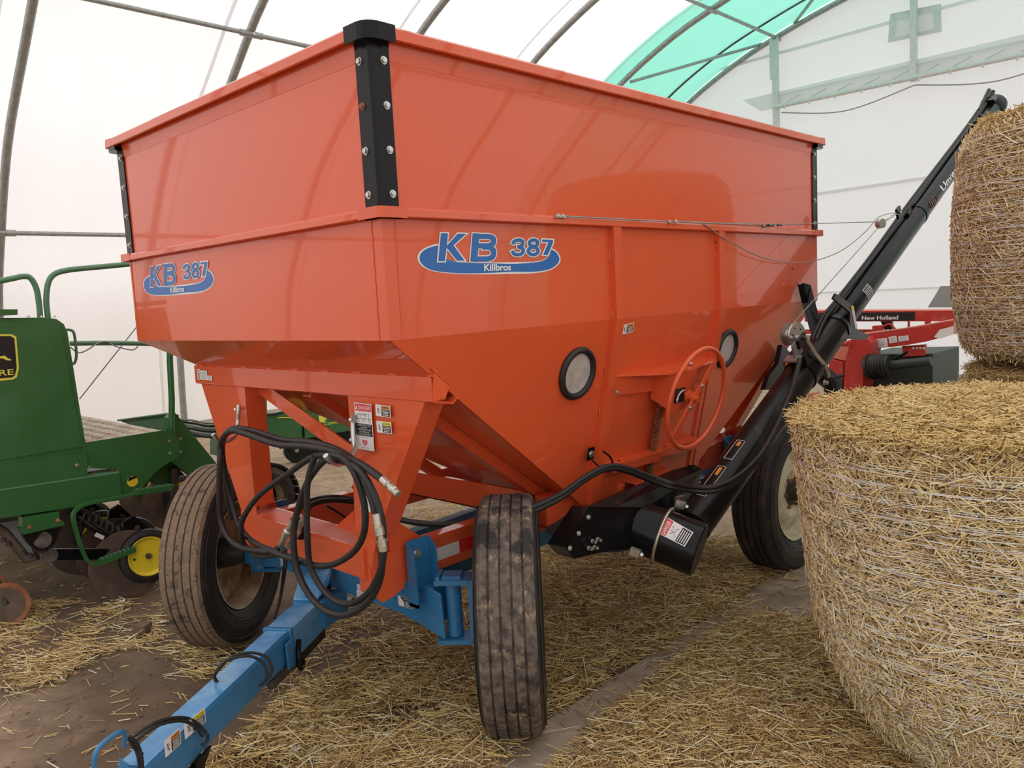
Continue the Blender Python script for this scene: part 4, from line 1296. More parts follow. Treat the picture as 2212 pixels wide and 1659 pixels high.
h = hose([(680, 985, -.02), (665, 1040, -.03), (663, 1100, -.03), (664, 1160, -.03), (670, 1220, -.02), (695, 1270, -.01), (730, 1300, -.01), (765, 1302, -.02), (800, 1275, -.05), (822, 1230, -.06), (829, 1180, -.06), (822, 1110, -.06), (800, 1050, -.06), (770, 1010, -.05), (735, 995, -.03), (712, 996, -.02)], .0125)
mb = MB()
fitting([(812, 1110, .0135), (817, 1137, .0145), (818, 1139, .017), (821, 1156, .017), (822, 1158, .011), (823, 1164, .011), (824, 1166, .018), (827, 1180, .016), (828, 1190, .015)], h, -.085)
# pair of short hoses rising from the beam through the frame, with couplings
h = hose([(655, 1125, .20), (668, 1095, .25), (700, 1082, .35), (750, 1082, .5), (800, 1092, .6)], .0125)
fitting([(618, 1188, .010), (628, 1172, .014), (636, 1158, .014), (637, 1156, .017), (643, 1146, .017), (644, 1144, .012), (652, 1130, .012), (653, 1128, .015), (659, 1118, .014)], h, .10)
h = hose([(634, 1130, .2), (650, 1095, .25), (685, 1078, .35), (730, 1074, .5), (790, 1085, .6)], .0125)
fitting([(628, 1142, .012), (634, 1130, .015), (638, 1122, .013)], h, .15)
mb = MB(); mb.obox(P(647, 1140, 'y', .16), (.02, 0, 0), (0, .012, 0), (0, 0, .05), 'black'); wp(mb, 'hose_clamp')
hose([(850, 1118, .8), (900, 1128, .82), (960, 1132, .84), (1020, 1128, .88), (1060, 1118, .93)], .0125)
hose([(850, 1121, .8), (920, 1133, .8), (1030, 1132, .85)], .011)
hose([(560, 1060, .5), (570, 1090, .5), (571, 1118, .5)], .008)
hose([(705, 1092, .6), (735, 1110, .7), (760, 1130, .8)], .006)
for dx in (0, 5):
    hose([(615 + dx, 1195, .40), (612 + dx, 1230, .38), (608 + dx * .5, 1270, .30), (602 + dx * .3, 1305, .2), (592 + dx * .2, 1335, .12)], .0055, name='electric_cable')
# long pair along the side: from under the box, over the holder, down and up along the auger
sx = lambda px, py, x: P(px, py, 'x', x)
for k, (dy, dx_) in enumerate(((0, 0), (9, .012))):
    mb = MB()
    pts = [sx(1110, 1112 + dy, -.12), sx(1160, 1092 + dy, -.06), sx(1215, 1065 + dy * .9, -.02), sx(1265, 1030 + dy * .6, .0), sx(1310, 1008 + dy * .6, .02), sx(1350, 1010 + dy * .7, .03), sx(1400, 1028 + dy * .8, .05), sx(1450, 1044 + dy * .9, .12), sx(1505, 1052 + dy, .26), sx(1550, 1050 + dy, .34), sx(1595, 1028 + dy, .37), sx(1640, 985 + dy, .39), sx(1675, 925 + dy, .37), sx(1700, 865 + dy * .5, .36), sx(1716, 820, .36 + dx_), sx(1728, 775, .36 + dx_)]
    mb.tube(spline(pts, 8), .0125, 'rubber', 10)
    wp(mb, 'hydraulic_hose')

# hoses looped round the tongue
for pts in ([(500, 1500, .36), (478, 1485, .38), (464, 1466, .40), (470, 1446, .40), (492, 1426, .37), (535, 1417, .33), (565, 1429, .30), (576, 1451, .30), (572, 1470, .31), (560, 1482, .32)],
            [(500, 1494, .36), (474, 1478, .39), (464, 1460, .40), (478, 1440, .38), (502, 1418, .35), (541, 1410, .31), (573, 1418, .28), (587, 1440, .28), (584, 1458, .29), (572, 1472, .31)],
            [(330, 1645, .84), (295, 1620, .87), (284, 1600, .88), (298, 1584, .86), (340, 1559, .80), (389, 1550, .72), (421, 1559, .66), (446, 1584, .64), (447, 1600, .66), (435, 1610, .68)],
            [(288, 1606, .88), (306, 1590, .86), (344, 1566, .80), (388, 1557, .73), (418, 1566, .68), (438, 1590, .66)],
            [(272, 1592, 1.03), (282, 1600, 1.02), (293, 1617, 1.0), (300, 1640, 1.0), (302, 1670, 1.0)],
            [(277, 1590, 1.03), (289, 1598, 1.02), (300, 1616, 1.0), (306, 1640, 1.0), (308, 1670, 1.0)]):
    mb = MB()
    mb.tube(spline([PL(px, py, tg(s_, 0, 0), TD) for px, py, s_ in pts], 6), .0058, 'rubber', 8)
    wp(mb, 'electric_cable')

# ------------------------------------------------------------------ unloading auger
A0 = P(1500, 1130, 'x', .20)
A1 = P(2142, 238, 'x', .37)
AD = (A1 - A0).normalized()
AX = AD.cross(Vector((1, 0, 0))).normalized()   # roughly up, square to the tube
if AX.z < 0: AX = -AX
AW = AD.cross(AX).normalized()
if AW.x < 0: AW = -AW
AL = (A1 - A0).length
def at_px(px, py):       # distance along the auger nearest to a sight line
    r = ray(px, py).normalized(); w0 = A0 - CO
    b = AD.dot(r); d = AD.dot(w0); e = r.dot(w0)
    return (b * e - d) / (1 - b * b)
def ap(s, side=0, up=0): return A0 + AD * s + AW * side + AX * up
s_col = at_px(1800, 700); s_band = at_px(1990, 470)
mb = MB()
mb.tube([ap(-.02), ap(s_col)], .088, 'black_dust', 32)
aug = wp(mb, 'auger_lower_tube')
aug['label'] = 'thick lower tube of the black unloading auger'
mb = MB()
mb.tube([ap(s_col - .1), ap(s_band)], .074, 'black', 32)
mb.tube([ap(s_band - .02), ap(s_band + .02)], .078, 'black', 32)
mb.tube([ap(s_band), ap(AL)], .074, 'black', 32)
aug2 = wp(mb, 'auger_upper_tube')
mb = MB()      # cap and spout at the top
mb.tube([ap(AL - .02), ap(AL + .01), ap(AL + .12)], [.076, .095, .09], 'black', 20)
mb.tube([ap(AL + .0, -.02, .06), ap(AL + .16, -.02, .10)], .02, 'black', 10)
mb.tube([ap(AL - .25, -.02, .095), ap(AL + .10, -.03, .14)], .016, 'black', 8)
mb.obox(ap(AL - .03, 0, .10), AD * .05, AW * .05, AX * .012, 'black')
mb.build('spout_cap', aug2)
mb = MB()      # hinge collar with fold brackets
mb.tube([ap(s_col - .05), ap(s_col - .03), ap(s_col + .01)], [.094, .094, .080], 'black', 28)
hx = ap(s_col).x + .085
mb.plate([P(px, py, 'x', hx) for px, py in ((1806, 634), (1826, 648), (1845, 662), (1852, 712), (1878, 724), (1872, 734), (1815, 731), (1836, 702), (1836, 674), (1800, 645))], (-.012, 0, 0), 'black')
mb.build('fold_hinge', aug)
mb = MB()      # yellow warning strip on the hinge
mb.plate([P(px, py, 'x', hx + .001) for px, py in ((1838, 662), (1843, 660), (1852, 708), (1848, 712))], (.001, 0, 0), 'swhite')
mb.plate([P(px, py, 'x', hx + .0025) for px, py in ((1838, 662), (1843, 660), (1844.5, 668), (1839.5, 670))], (.001, 0, 0), 'syellow')
mb.build('decal', aug)
# lettering on the upper tube
def tube_text(txt, s, h, w, up, m, off=.02):
    mb = MB()
    vs, fs = text_geo(txt, off)
    x0, x1 = min(v[0] for v in vs), max(v[0] for v in vs)
    y0_, y1_ = min(v[1] for v in vs), max(v[1] for v in vs)
    R_ = .0755
    def f(x, y):
        a = up + ((y - y0_) / (y1_ - y0_) - .5) * h / R_
        return ap(s + (x - x0) / (x1 - x0) * w, math.cos(a) * R_, math.sin(a) * R_)
    mb.add([f(x, y) for x, y in vs], fs, m)
    o = mb.build('decal', aug2)
    o['label'] = 'white lettering along the tube'
s_t = at_px(2013, 418)
tube_text('Unverferth', s_t, .05, .62, .35, 'swhite')
mb = MB()
def ct(s, a, r=.0756): return ap(s, math.cos(a) * r, math.sin(a) * r)
s_l = at_px(1996, 446)
ring_ = [ct(s_l + .07 * math.sin(t), .3 + .42 * math.cos(t), .0768) for t in [i * .3 for i in range(21)]]
mb.tube(ring_, .003, 'rust', 4)
for dd in (-.03, 0, .03):
    mb.tube([ct(s_l + dd, a, .0768) for a in (.0, .2, .4, .6)], .003, 'sgrey', 4)
o = mb.build('decal', aug2); o['label'] = 'faded red oval mark on the tube'
s_q = at_px(1843, 640)
mb = MB()
def patch(s0, s1, a0, a1, m, r=.0756, k=4):
    vs = [ct(s, a0 + (a1 - a0) * j / k, r) for s in (s0, s1) for j in range(k + 1)]
    mb.add(vs, [(j, j + 1, j + 2 + k, j + 1 + k) for j in range(k)], m)
patch(s_q - .01, s_q + .075, -.05, .85, 'swhite')
patch(s_q - .004, s_q + .069, .0, .80, 'sblack', .0759)
for i in range(4): patch(s_q + .003 + i * .017, s_q + .010 + i * .017, .08, .72, 'swhite', .0762)
o = mb.build('decal', aug2); o['label'] = 'black and white instruction label'
for k in range(3):
    s_ = at_px(1530 + k * 12, 1090 - k * 30)
# outlined labels on the upper side of the lower tube
mb = MB()
for (s0, s1) in ((at_px(1500, 1120) + .08, at_px(1540, 1060) + .10), (at_px(1560, 1040) + .08, at_px(1580, 1010) + .12)):
    vs = []
    a0_, a1_ = 1.25, 1.75
    for a, b in (((s0, a0_), (s1, a0_)), ((s0, a1_), (s1, a1_))):
        mb.tube([ct(a[0], a[1], .0888), ct(b[0], b[1], .0888)], .0015, 'swhite', 4)
    for s_ in (s0, s1):
        mb.tube([ct(s_, a0_ + (a1_ - a0_) * j / 4, .0888) for j in range(5)], .0015, 'swhite', 4)
    vs = [ct(s, a0_ + .15 + (a1_ - a0_ - .3) * j / 4, .0887) for s in (s0 + (s1 - s0) * .7, s1 - .01) for j in range(5)]
    mb.add(vs, [(j, j + 1, j + 6, j + 5) for j in range(4)], 'sorange')
o = mb.build('decal', aug); o['label'] = 'white edged warning labels on the tube'
mb = MB()      # thin hydraulic line strapped along the tube
pts = [ap(at_px(1728, 775), .02, .10), ap(s_col - .1, -.03, .105), ap(s_col + .15, -.03, .10), ap((s_col + s_band) / 2, -.03, .09), ap(s_band, -.03, .10), ap(AL - .8, -.03, .09), ap(AL - .1, -.03, .10)]
mb.tube(spline(pts, 6), .011, 'rubber', 8)
mb.tube(spline([p + AW * .022 for p in pts], 6), .011, 'rubber', 8)
wp(mb, 'hydraulic_hose')
# swivel boot at the foot
B0 = P(1408, 1148, 'x', .10)
B1 = B0 + Vector((.93, .30, -.30)).normalized() * .225
BD = (B1 - B0).normalized()
mb = MB()
mb.lathe([(-.10, 0), (-.10, .118), ((B1 - B0).length, .124), ((B1 - B0).length + .004, .12), ((B1 - B0).length + .004, .0)], B0, BD, 'black', 48)
boot = wp(mb, 'auger_boot', bevel=0)
boot['label'] = 'black cylindrical boot at the auger foot'
mb = MB(); mb.lathe([(0, 0), (0, .112), (.001, .112), (.001, 0)], B1 + BD * .004, BD, 'hub', 32); mb.build('end_plate', boot)
bu = BD.cross(Vector((0, 0, 1))).normalized(); bv = bu.cross(BD).normalized()
mb = MB()      # band clamp
ring_ = []
for t in [i * math.pi / 30 for i in range(9, 42)]:
    ring_.append(B0 + BD * .055 + (bu * -math.cos(t) + bv * math.sin(t)) * .128)
mb.tube(ring_, .009, 'zinc', 6)
for e in (P(1470, 1090, 'x', .16), P(1372, 1193, 'x', .16)):
    mb.obox(e, BD * .022, bv * .016, bu * .012, 'zinc')
    mb.bolt(e + BD * .026, BD, .010, .012)
mb.build('band_clamp', boot)
# danger label wrapped on the boot
mb = MB()
def bc(s, a, r=.1225): return B0 + BD * s + (bu * -math.cos(a) + bv * math.sin(a)) * (.119 + .024 * s / 1 + r - .119)
def bpatch(s0, s1, a0, a1, m, r):
    k = 6
    vs = [bc(s, a0 + (a1 - a0) * j / k, r) for s in (s0, s1) for j in range(k + 1)]
    mb.add(vs, [(j, j + 1, j + 2 + k, j + 1 + k) for j in range(k)], m)
LL = (B1 - B0).length
def cyl_hit(px, py, c, ax, r):
    d = ray(px, py).normalized(); w = CO - c
    dp, wp_ = d - ax * d.dot(ax), w - ax * w.dot(ax)
    a, b, c_ = dp.dot(dp), 2 * dp.dot(wp_), wp_.dot(wp_) - r * r
    q = max(b * b - 4 * a * c_, 0)
    return CO + d * ((-b - math.sqrt(q)) / (2 * a))
QD = [(1421, 1152), (1479, 1181), (1498, 1150), (1441, 1117)]    # lower left, lower right, upper right, upper left
def bl_(u, v): 
    a, b, c, d = QD
    return (a[0] * (1 - u) * (1 - v) + b[0] * u * (1 - v) + c[0] * u * v + d[0] * (1 - u) * v, a[1] * (1 - u) * (1 - v) + b[1] * u * (1 - v) + c[1] * u * v + d[1] * (1 - u) * v)
def bpt(u, v, r): return cyl_hit(*bl_(u, v), B0, BD, r)
def brect(u0, v0, u1, v1, m, r, k=5):
    vs = [bpt(u0 + (u1 - u0) * i / k, v0 + (v1 - v0) * j / k, r) for i in range(k + 1) for j in range(k + 1)]
    mb.add(vs, [(i * (k + 1) + j, (i + 1) * (k + 1) + j, (i + 1) * (k + 1) + j + 1, i * (k + 1) + j + 1) for i in range(k) for j in range(k)], m)
mb = MB()
brect(0, 0, 1, 1, 'swhite', .1255)
brect(.03, .04, .26, .96, 'sred', .1258)
brect(.62, .06, .96, .94, 'sblack', .1258)
for i in range(4): brect(.66 + i * .075, .12, .69 + i * .075, .86, 'swhite', .1261)
vs, fs = text_geo('DANGER', .01)
x0, x1 = min(v[0] for v in vs), max(v[0] for v in vs); yA, yB = min(v[1] for v in vs), max(v[1] for v in vs)
mb.add([bpt(.22 - (y - yA) / (yB - yA) * .14, .08 + (x - x0) / (x1 - x0) * .80, .1261) for x, y in vs], fs, 'swhite')
for (a, b, c, d) in ((.32, .75, .56, .25), (.36, .3, .5, .55), (.45, .6, .55, .75), (.40, .5, .33, .45)):
    mb.tube([bpt(a, b, .1262), bpt(c, d, .1262)], .0012, 'sblack', 4)
o = mb.build('decal', boot); o['label'] = 'red and white danger label on the boot'

# chute under the grain door
mb = MB()
c5 = lambda px, py, x: P(px, py, 'x', x)
top = [(-.20, 1.02, .93), (.06, .985, .925), (.10, 1.33, .865), (.10, 1.66, .90), (.04, 1.95, .93), (-.20, 2.22, .87)]
TL = c5(1276, 1100, .03); TR1 = c5(1400, 1088, .08); TR2 = c5(1515, 1010, .02)
BL1 = c5(1240, 1206, .03); BR1 = c5(1322, 1190, .08)
front = [c5(1275, 1098, .04), c5(1330, 1098, .06), c5(1392, 1100, .09), c5(1408, 1175, .10), c5(1335, 1193, .08), c5(1300, 1193, .06), c5(1242, 1207, .04), c5(1222, 1183, .04)]
mb.plate(front, (-.10, 0, .0), 'black')
mb.plate([c5(1270, 1096, .045), c5(1330, 1097, .065), c5(1398, 1098, .095), c5(1518, 1016, .03), c5(1500, 1006, -.05), c5(1452, 1018, -.12), c5(1290, 1085, -.12)], (0, 0, .006), 'black_dust')
mb.plate([c5(1398, 1098, .095), c5(1518, 1016, .03), c5(1505, 1060, .03), c5(1425, 1130, .095)], (-.02, 0, 0), 'black')
mb.plate([c5(1270, 1096, .05), c5(1282, 1098, .05), c5(1238, 1207, .05), c5(1222, 1186, .05)], (.006, 0, 0), 'black')
for px, py in ((1271, 1117), (1250, 1152), (1231, 1184)): mb.bolt(c5(px, py, .057), (1, -.3, 0), .008, .008)
for px, py in ((1280, 1169), (1291, 1165), (1272, 1184), (1284, 1182)): mb.bolt(c5(px, py, .066), (1, -.2, 0), .008, .022)
mb.box((-.45, 1.45, .62), (.0, 2.1, .79), 'black')
wp(mb, 'grain_chute')
mb = MB()      # rubber flap beside the chute
fl = [c5(1268, 1094, .03), c5(1226, 1110, -.08), c5(1177, 1144, -.14), c5(1205, 1170, -.06), c5(1224, 1191, .035)]
mb.plate(fl, (.004, .006, 0), 'rubber')
wp(mb, 'rubber_flap')
mb = MB()      # upright bracket at the rear of the chute
mb.plate([c5(1487, 1004, -.02), c5(1506, 1012, -.02), c5(1492, 1075, .0), c5(1470, 1092, .0)], (.03, 0, 0), 'black')
mb.obox(c5(1470, 1085, .10), (.015, 0, 0), (0, .03, 0), (0, 0, .03), 'zinc')
wp(mb, 'chute_bracket')

# winch, crank, cables and pulleys
s_w = at_px(1740, 790)
mb = MB()
mb.tube([ap(s_w - .10), ap(s_w + .02)], .094, 'black', 28)
mb.obox(ap(s_w - .03, .02, .12), AD * .09, AW * .05, AX * .03, 'black')
mb.bolt(ap(s_w - .06, .11, -.06), AW, .012, .02)
wm = wp(mb, 'winch_mount')
wc_ = P(1722, 722, 'x', (ap(s_w).x + .03))
wn = (AW * .9 + Vector((.25, -.35, .05))).normalized()
mb = MB()
mb.lathe([(-.065, 0), (-.065, .062), (-.060, .062), (-.056, .03), (-.012, .03), (-.008, .066), (-.002, .066), (0, .058), (.0, 0)], wc_, wn, 'bolt', 32)
for k in range(5):
    t = k * 1.256
    u = wn.orthogonal().normalized(); v = wn.cross(u)
    mb.lathe([(.001, .0), (.001, .006)], wc_ + (u * math.cos(t) + v * math.sin(t)) * .036, wn, 'sblack', 10)
mb.build('winch_drum', wm)
mb = MB()
e0 = P(1728, 742, 'x', wc_.x + .03)
mb.obox(P(1722, 755, 'x', wc_.x + .0), AD * .045, wn * .006, AX * .05, 'steel')
mb.obox(P(1712, 775, 'x', wc_.x - .02), AD * .03, wn * .05, AX * .006, 'steel')
mb.obox(P(1731, 736, 'x', wc_.x + .045), AD * .045, wn * .010, AX * .026, 'black')
mb.build('winch_frame', wm)
mb = MB()
cr_ = [P(px, py, 'x', wc_.x + .06) for px, py in ((1740, 729), (1762, 765), (1784, 792), (1791, 814))]
for a, b in zip(cr_, cr_[1:]):
    d = (b - a).normalized(); sd = d.cross(wn).normalized()
    mb.obox((a + b) / 2, d * ((b - a).length / 2 + .003), sd * .012, wn * .004, 'zinc')
mb.tube([cr_[0] - wn * .06, cr_[0] + wn * .02], .013, 'bolt', 12)
g_ = P(1793, 818, 'x', wc_.x + .06)
mb.tube([g_, P(1822, 811, 'x', wc_.x + .10)], .011, 'rubber', 12)
mb.build('winch_crank', wm)
# steel cables
pul = P(1902, 483, 'x', .30)
lug = P(1941, 459, 'x', .31)
zc = lambda px, py, x=.035: P(px, py, 'x', x)
mb = MB(); mb.tube([P(1712, 700, 'x', wc_.x), pul + Vector((0, 0, -.01))], .0028, 'steel', 6); wp(mb, 'steel_cable')
mb = MB(); mb.tube([zc(1212, 467), zc(1455, 479), zc(1640, 486)], .0035, 'steel', 6)
mb.tube([zc(1455, 479), zc(1560, 482), zc(1690, 485), pul + Vector((0, 0, .012))], .0028, 'steel', 6)
wp(mb, 'steel_cable')
mb = MB()
sl = [zc(1455, 479), zc(1500, 479), zc(1525, 487), zc(1560, 512), zc(1620, 545), zc(1668, 562), P(1720, 567, 'x', .05), P(1765, 562, 'x', .10), P(1820, 540, 'x', .2), P(1870, 500, 'x', .27), P(1900, 468, 'x', .30), lug]
mb.tube(spline(sl, 6), .0028, 'steel', 6)
wp(mb, 'steel_cable')
for px, py, w_ in ((1206, 467, .02), (1216, 468, .014), (1460, 479, .02), (1446, 480, .01), (1650, 489, .02), (1664, 487, .03), (1683, 486, .02)):
    mb = MB(); mb.obox(zc(px, py, .036), (0, w_, 0), (.006, 0, 0), (0, 0, .006), 'zinc' if px < 1640 else 'hub'); mb.bolt(zc(px, py, .042), (0, 0, 1), .006, .01); wp(mb, 'cable_clip')
mb = MB(); mb.lathe([(-.018, 0), (-.018, .030), (-.008, .030), (-.005, .022), (.005, .022), (.008, .030), (.018, .030), (.018, 0)], pul, (1, -.4, 0), 'bolt', 20)
for i in range(6):
    c_ = pul.lerp(lug, .25 + i * .13)
    d = (lug - pul).normalized(); o_ = d.orthogonal().normalized()
    if i % 2: o_ = d.cross(o_)
    mb.tube([c_ + d * .016 * math.cos(t) + o_ * .008 * math.sin(t) for t in [k * .785 for k in range(8)]], .003, 'bolt', 5, closed=True)
wp(mb, 'pulley')
mb = MB(); mb.obox(lug, AD * .03, AW * .008, AX * .035, 'black'); mb.bolt(lug + AW * .01, AW, .008, .01); mb.obox(ap(at_px(1955, 480), 0, .085), AD * .03, AW * .02, AX * .012, 'black'); wp(mb, 'cable_lug')
# transport saddle arm behind the auger
mb = MB()
sa = [P(1722, 612, 'x', .03), P(1738, 616, 'x', .03), P(1742, 650, 'x', .05), P(1764, 716, 'x', .14), P(1752, 722, 'x', .14), P(1732, 655, 'x', .04)]
mb.plate(sa, (.03, .02, 0), 'black')
mb.bolt(P(1728, 614, 'x', .05), (0, 0, 1), .01, .012)
wp(mb, 'auger_saddle')
mb = MB()
lx = .0
mb.plate([P(px, py, 'x', lx) for px, py in ((1690, 745), (1716, 770), (1720, 800), (1700, 842), (1652, 842), (1662, 812), (1682, 785))], (-.03, 0, 0), 'black')
lp = wp(mb, 'lamp_bracket')
lp['label'] = 'black lamp bracket behind the auger'
mb = MB(); mb.lathe([(0, 0), (0, .036), (.012, .033), (.022, .0)], P(1701, 783, 'x', lx + .002), (1, -.5, 0), 'amber', 24); o = mb.build('amber_lamp', lp)
mb = MB()      # small bolts and holes on the boards
for px, py in ((1546, 523), (1712, 580)): mb.lathe([(0, .007), (.002, .006), (.003, 0)], zc(px, py, .029 if px < 1600 else .001), (1, 0, 0), 'sblack', 10)
for px, py in ((1024, 149),): mb.lathe([(0.001, .006), (.0015, 0)], zc(px, py, .001), (1, 0, 0), 'sblack', 10)
wp(mb, 'bolt')

# ------------------------------------------------------------------ straw helper
def straws(name, pos, dirs, nor, length, width, m, parent=None, origin=(0, 0, 0), seed=0):
    """thousands of single stalks as three-sided prisms"""
    n = len(pos)
    dirs = dirs / np.linalg.norm(dirs, axis=1, keepdims=True)
    s = np.cross(dirs, nor); s /= np.maximum(np.linalg.norm(s, axis=1, keepdims=True), 1e-6)
    u = np.cross(s, dirs)
    L = (length / 2)[:, None]; w = (width / 2)[:, None]
    c = [s * w - u * w * .5, -s * w - u * w * .5, u * w * .8]
    V = np.empty((n, 6, 3))
    for k in range(3):
        V[:, k] = pos - dirs * L + c[k]
        V[:, k + 3] = pos + dirs * L + c[k]
    V = V.reshape(-1, 3) - np.array(origin)
    F = np.array([[0, 1, 4, 3], [1, 2, 5, 4], [2, 0, 3, 5]])
    F = (F[None] + (np.arange(n) * 6)[:, None, None]).reshape(-1)
    me = bpy.data.meshes.new(name)
    me.vertices.add(len(V)); me.vertices.foreach_set('co', V.astype(np.float32).ravel())
    me.loops.add(len(F)); me.loops.foreach_set('vertex_index', F.astype(np.int32))
    me.polygons.add(n * 3)
    me.polygons.foreach_set('loop_start', np.arange(0, n * 12, 4, dtype=np.int32))
    me.update(calc_edges=True)
    me.materials.append(M[m])
    ob = bpy.data.objects.new(name, me)
    COL.objects.link(ob)
    if parent is not None: ob.parent = parent
    else: ob.location = origin
    ob['kind'] = 'stuff'
    return ob
RN = np.random.default_rng(7)

# ------------------------------------------------------------------ straw bales
def bale(cx, cy, z0, prof, label, ns, ntop, rings, phi0, phi1, red=0, lean=0.0, ripple=.012):
    """prof: (height, radius) from the bottom up; phi0..phi1 = side turned to the photographer"""
    ph = thing('straw_bale', (cx, cy, z0), label, 'bale', 'round straw bales')
    hs = np.array([p[0] for p in prof]); rs = np.array([p[1] for p in prof])
    H = hs[-1]
    def rad(phi, h):
        return np.interp(h, hs, rs) + ripple * (np.sin(phi * 3 + 1.3) * .6 + np.sin(phi * 7 + h * 5) * .4 + np.sin(phi * 13 - h * 9) * .25)
    mb = MB()
    k, hh = 72, list(np.linspace(0, H, 26))
    vs = []
    for h in hh:
        for j in range(k):
            p = 2 * math.pi * j / k
            r = float(rad(p, h)) - .012
            vs.append((cx + r * math.cos(p), cy + r * math.sin(p), z0 + h))
    nb = len(vs)
    fs = [(i * k + j, i * k + (j + 1) % k, (i + 1) * k + (j + 1) % k, (i + 1) * k + j) for i in range(len(hh) - 1) for j in range(k)]
    vs.append((cx, cy, z0 + H + .05)); vs.append((cx, cy, z0))
    mid = len(vs)
    for j in range(k):
        p = 2 * math.pi * j / k
        r = float(rad(p, H)) * .6
        vs.append((cx + r * math.cos(p), cy + r * math.sin(p), z0 + H + .035))
    t0 = (len(hh) - 1) * k
    fs += [(t0 + j, t0 + (j + 1) % k, mid + (j + 1) % k, mid + j) for j in range(k)] + [(mid + j, mid + (j + 1) % k, nb) for j in range(k)] + [((j + 1) % k, j, nb + 1) for j in range(k)]
    mb.add(vs, fs, 'core', True)
    mb.build('packed_core', ph)
    # stalks lying in the skin
    phi = RN.uniform(phi0, phi1, ns); h = RN.uniform(.0, 1, ns) * H
    r = rad(phi, h) + RN.normal(0, .005, ns)
    er = np.stack([np.cos(phi), np.sin(phi), np.zeros(ns)], 1); et = np.stack([-np.sin(phi), np.cos(phi), np.zeros(ns)], 1)
    pos = np.stack([cx + r * np.cos(phi), cy + r * np.sin(phi), z0 + h], 1)
    an = RN.normal(0, .75, ns)
    d = et * np.cos(an)[:, None] + np.array([0, 0, 1.0]) * np.sin(an)[:, None] + er * RN.normal(0, .07, ns)[:, None]
    ln = RN.gamma(4, .011, ns) + .012
    straws('straw_skin', pos, d, er, ln, RN.uniform(.0025, .0075, ns), 'straw_bale', ph, (cx, cy, z0))
    # loose stalks on top, spilling at the edge
    n = ntop
    phi = RN.uniform(0, 2 * math.pi, n); q = np.sqrt(RN.uniform(0, 1.04, n)); r = rad(phi, H) * q
    pos = np.stack([cx + r * np.cos(phi), cy + r * np.sin(phi), z0 + H + .045 - .05 * q ** 3 + RN.uniform(0, .022, n)], 1)
    a2 = RN.uniform(0, 2 * math.pi, n)
    d = np.stack([np.cos(a2), np.sin(a2), RN.normal(0, .22, n)], 1)
    straws('loose_straw', pos, d, np.tile([0, 0, 1.0], (n, 1)), RN.uniform(.03, .13, n), RN.uniform(.0028, .0055, n), 'straw', ph, (cx, cy, z0))
    # rim fringe
    n = ns // 12
    phi = RN.uniform(phi0, phi1, n); h = H - np.abs(RN.normal(0, .05, n)) + .01
    r = rad(phi, H) + RN.uniform(-.02, .015, n)
    er = np.stack([np.cos(phi), np.sin(phi), np.zeros(n)], 1); et = np.stack([-np.sin(phi), np.cos(phi), np.zeros(n)], 1)
    pos = np.stack([cx + r * np.cos(phi), cy + r * np.sin(phi), z0 + h], 1)
    d = er * RN.normal(.1, .4, n)[:, None] + et * RN.normal(0, 1, n)[:, None] + np.array([0, 0, 1.0]) * RN.normal(0, .7, n)[:, None]
    straws('loose_straw', pos, d, er, RN.uniform(.03, .10, n), RN.uniform(.0028, .005, n), 'straw', ph, (cx, cy, z0))
    # net wrap: stretched strands running round the bale in slightly wandering bands
    mb = MB()
    seg = 80
    for i in range(rings):
        h0 = .03 + (H - .09) * (i + RN.uniform(-.25, .25)) / rings
        for st in range(1 if i % 3 else 3):
            sl = RN.uniform(-.03, .03); ph_ = RN.uniform(0, 6)
            pts = []
            for j in range(seg + 1):
                p = phi0 + (phi1 - phi0) * j / seg
                hq = h0 + st * .006 + sl * math.sin(p + ph_) * .5 + .003 * math.sin(p * 9 + ph_ * 3)
                hq = min(max(hq, .005), H - .03)
                rr = float(rad(p, hq)) + .0085
                pts.append((cx + rr * math.cos(p), cy + rr * math.sin(p), z0 + hq))
            a = [Vector(p) for p in pts]
            w_ = .0009
            vs = []
            for p in a: vs += [p + Vector((0, 0, w_)), p - Vector((0, 0, w_))]
            mb.add(vs, [(2 * j, 2 * j + 1, 2 * j + 3, 2 * j + 2) for j in range(seg)], 'rednet' if (red and i in (1, 2)) and st == 1 else 'net')
    # zigzag cross threads
    for i in range(rings * 2):
        p = RN.uniform(phi0, phi1); hq = RN.uniform(.05, H - .08); pts = []
        for j in range(7):
            p2 = p + j * .012; h2 = hq + (j % 2) * .016 + j * .002
            h2 = min(h2, H - .03)
            rr = float(rad(p2, h2)) + .009
            pts.append(Vector((cx + rr * math.cos(p2), cy + rr * math.sin(p2), z0 + h2)))
        vs = []
        for q_ in pts: vs += [q_ + Vector((0, 0, .0009)), q_ - Vector((0, 0, .0009))]
        mb.add(vs, [(2 * j, 2 * j + 1, 2 * j + 3, 2 * j + 2) for j in range(6)], 'net')
    mb.build('net_wrap', ph)
    return ph
BX, BY = 1.40, 1.75
bale(BX, BY, .022, [(0, .41), (.06, .45), (.18, .53), (.33, .605), (.48, .655), (.70, .69), (.95, .712), (1.15, .732), (1.25, .738), (1.285, .72)],
     'large net-wrapped round straw bale standing in front, cut off by the right edge', 50000, 15000, 62, math.pi * .75, math.pi * 2.25, red=1)
bale(1.52, 3.66, .022, [(0, .66), (.1, .74), (.6, .78), (1.1, .77), (1.2, .73), (1.27, .68)],
     'round straw bale under the stacked bale, behind the large front bale', 12000, 5000, 40, math.pi * .7, math.pi * 2.25, red=0)
bale(1.48, 3.62, 1.375, [(0, .60), (.06, .67), (.3, .715), (.8, .72), (1.1, .70), (1.19, .67), (1.25, .60)],
     'round straw bale stacked on top of the rear bale at the right edge', 28000, 4000, 60, math.pi * .7, math.pi * 2.25, red=1)

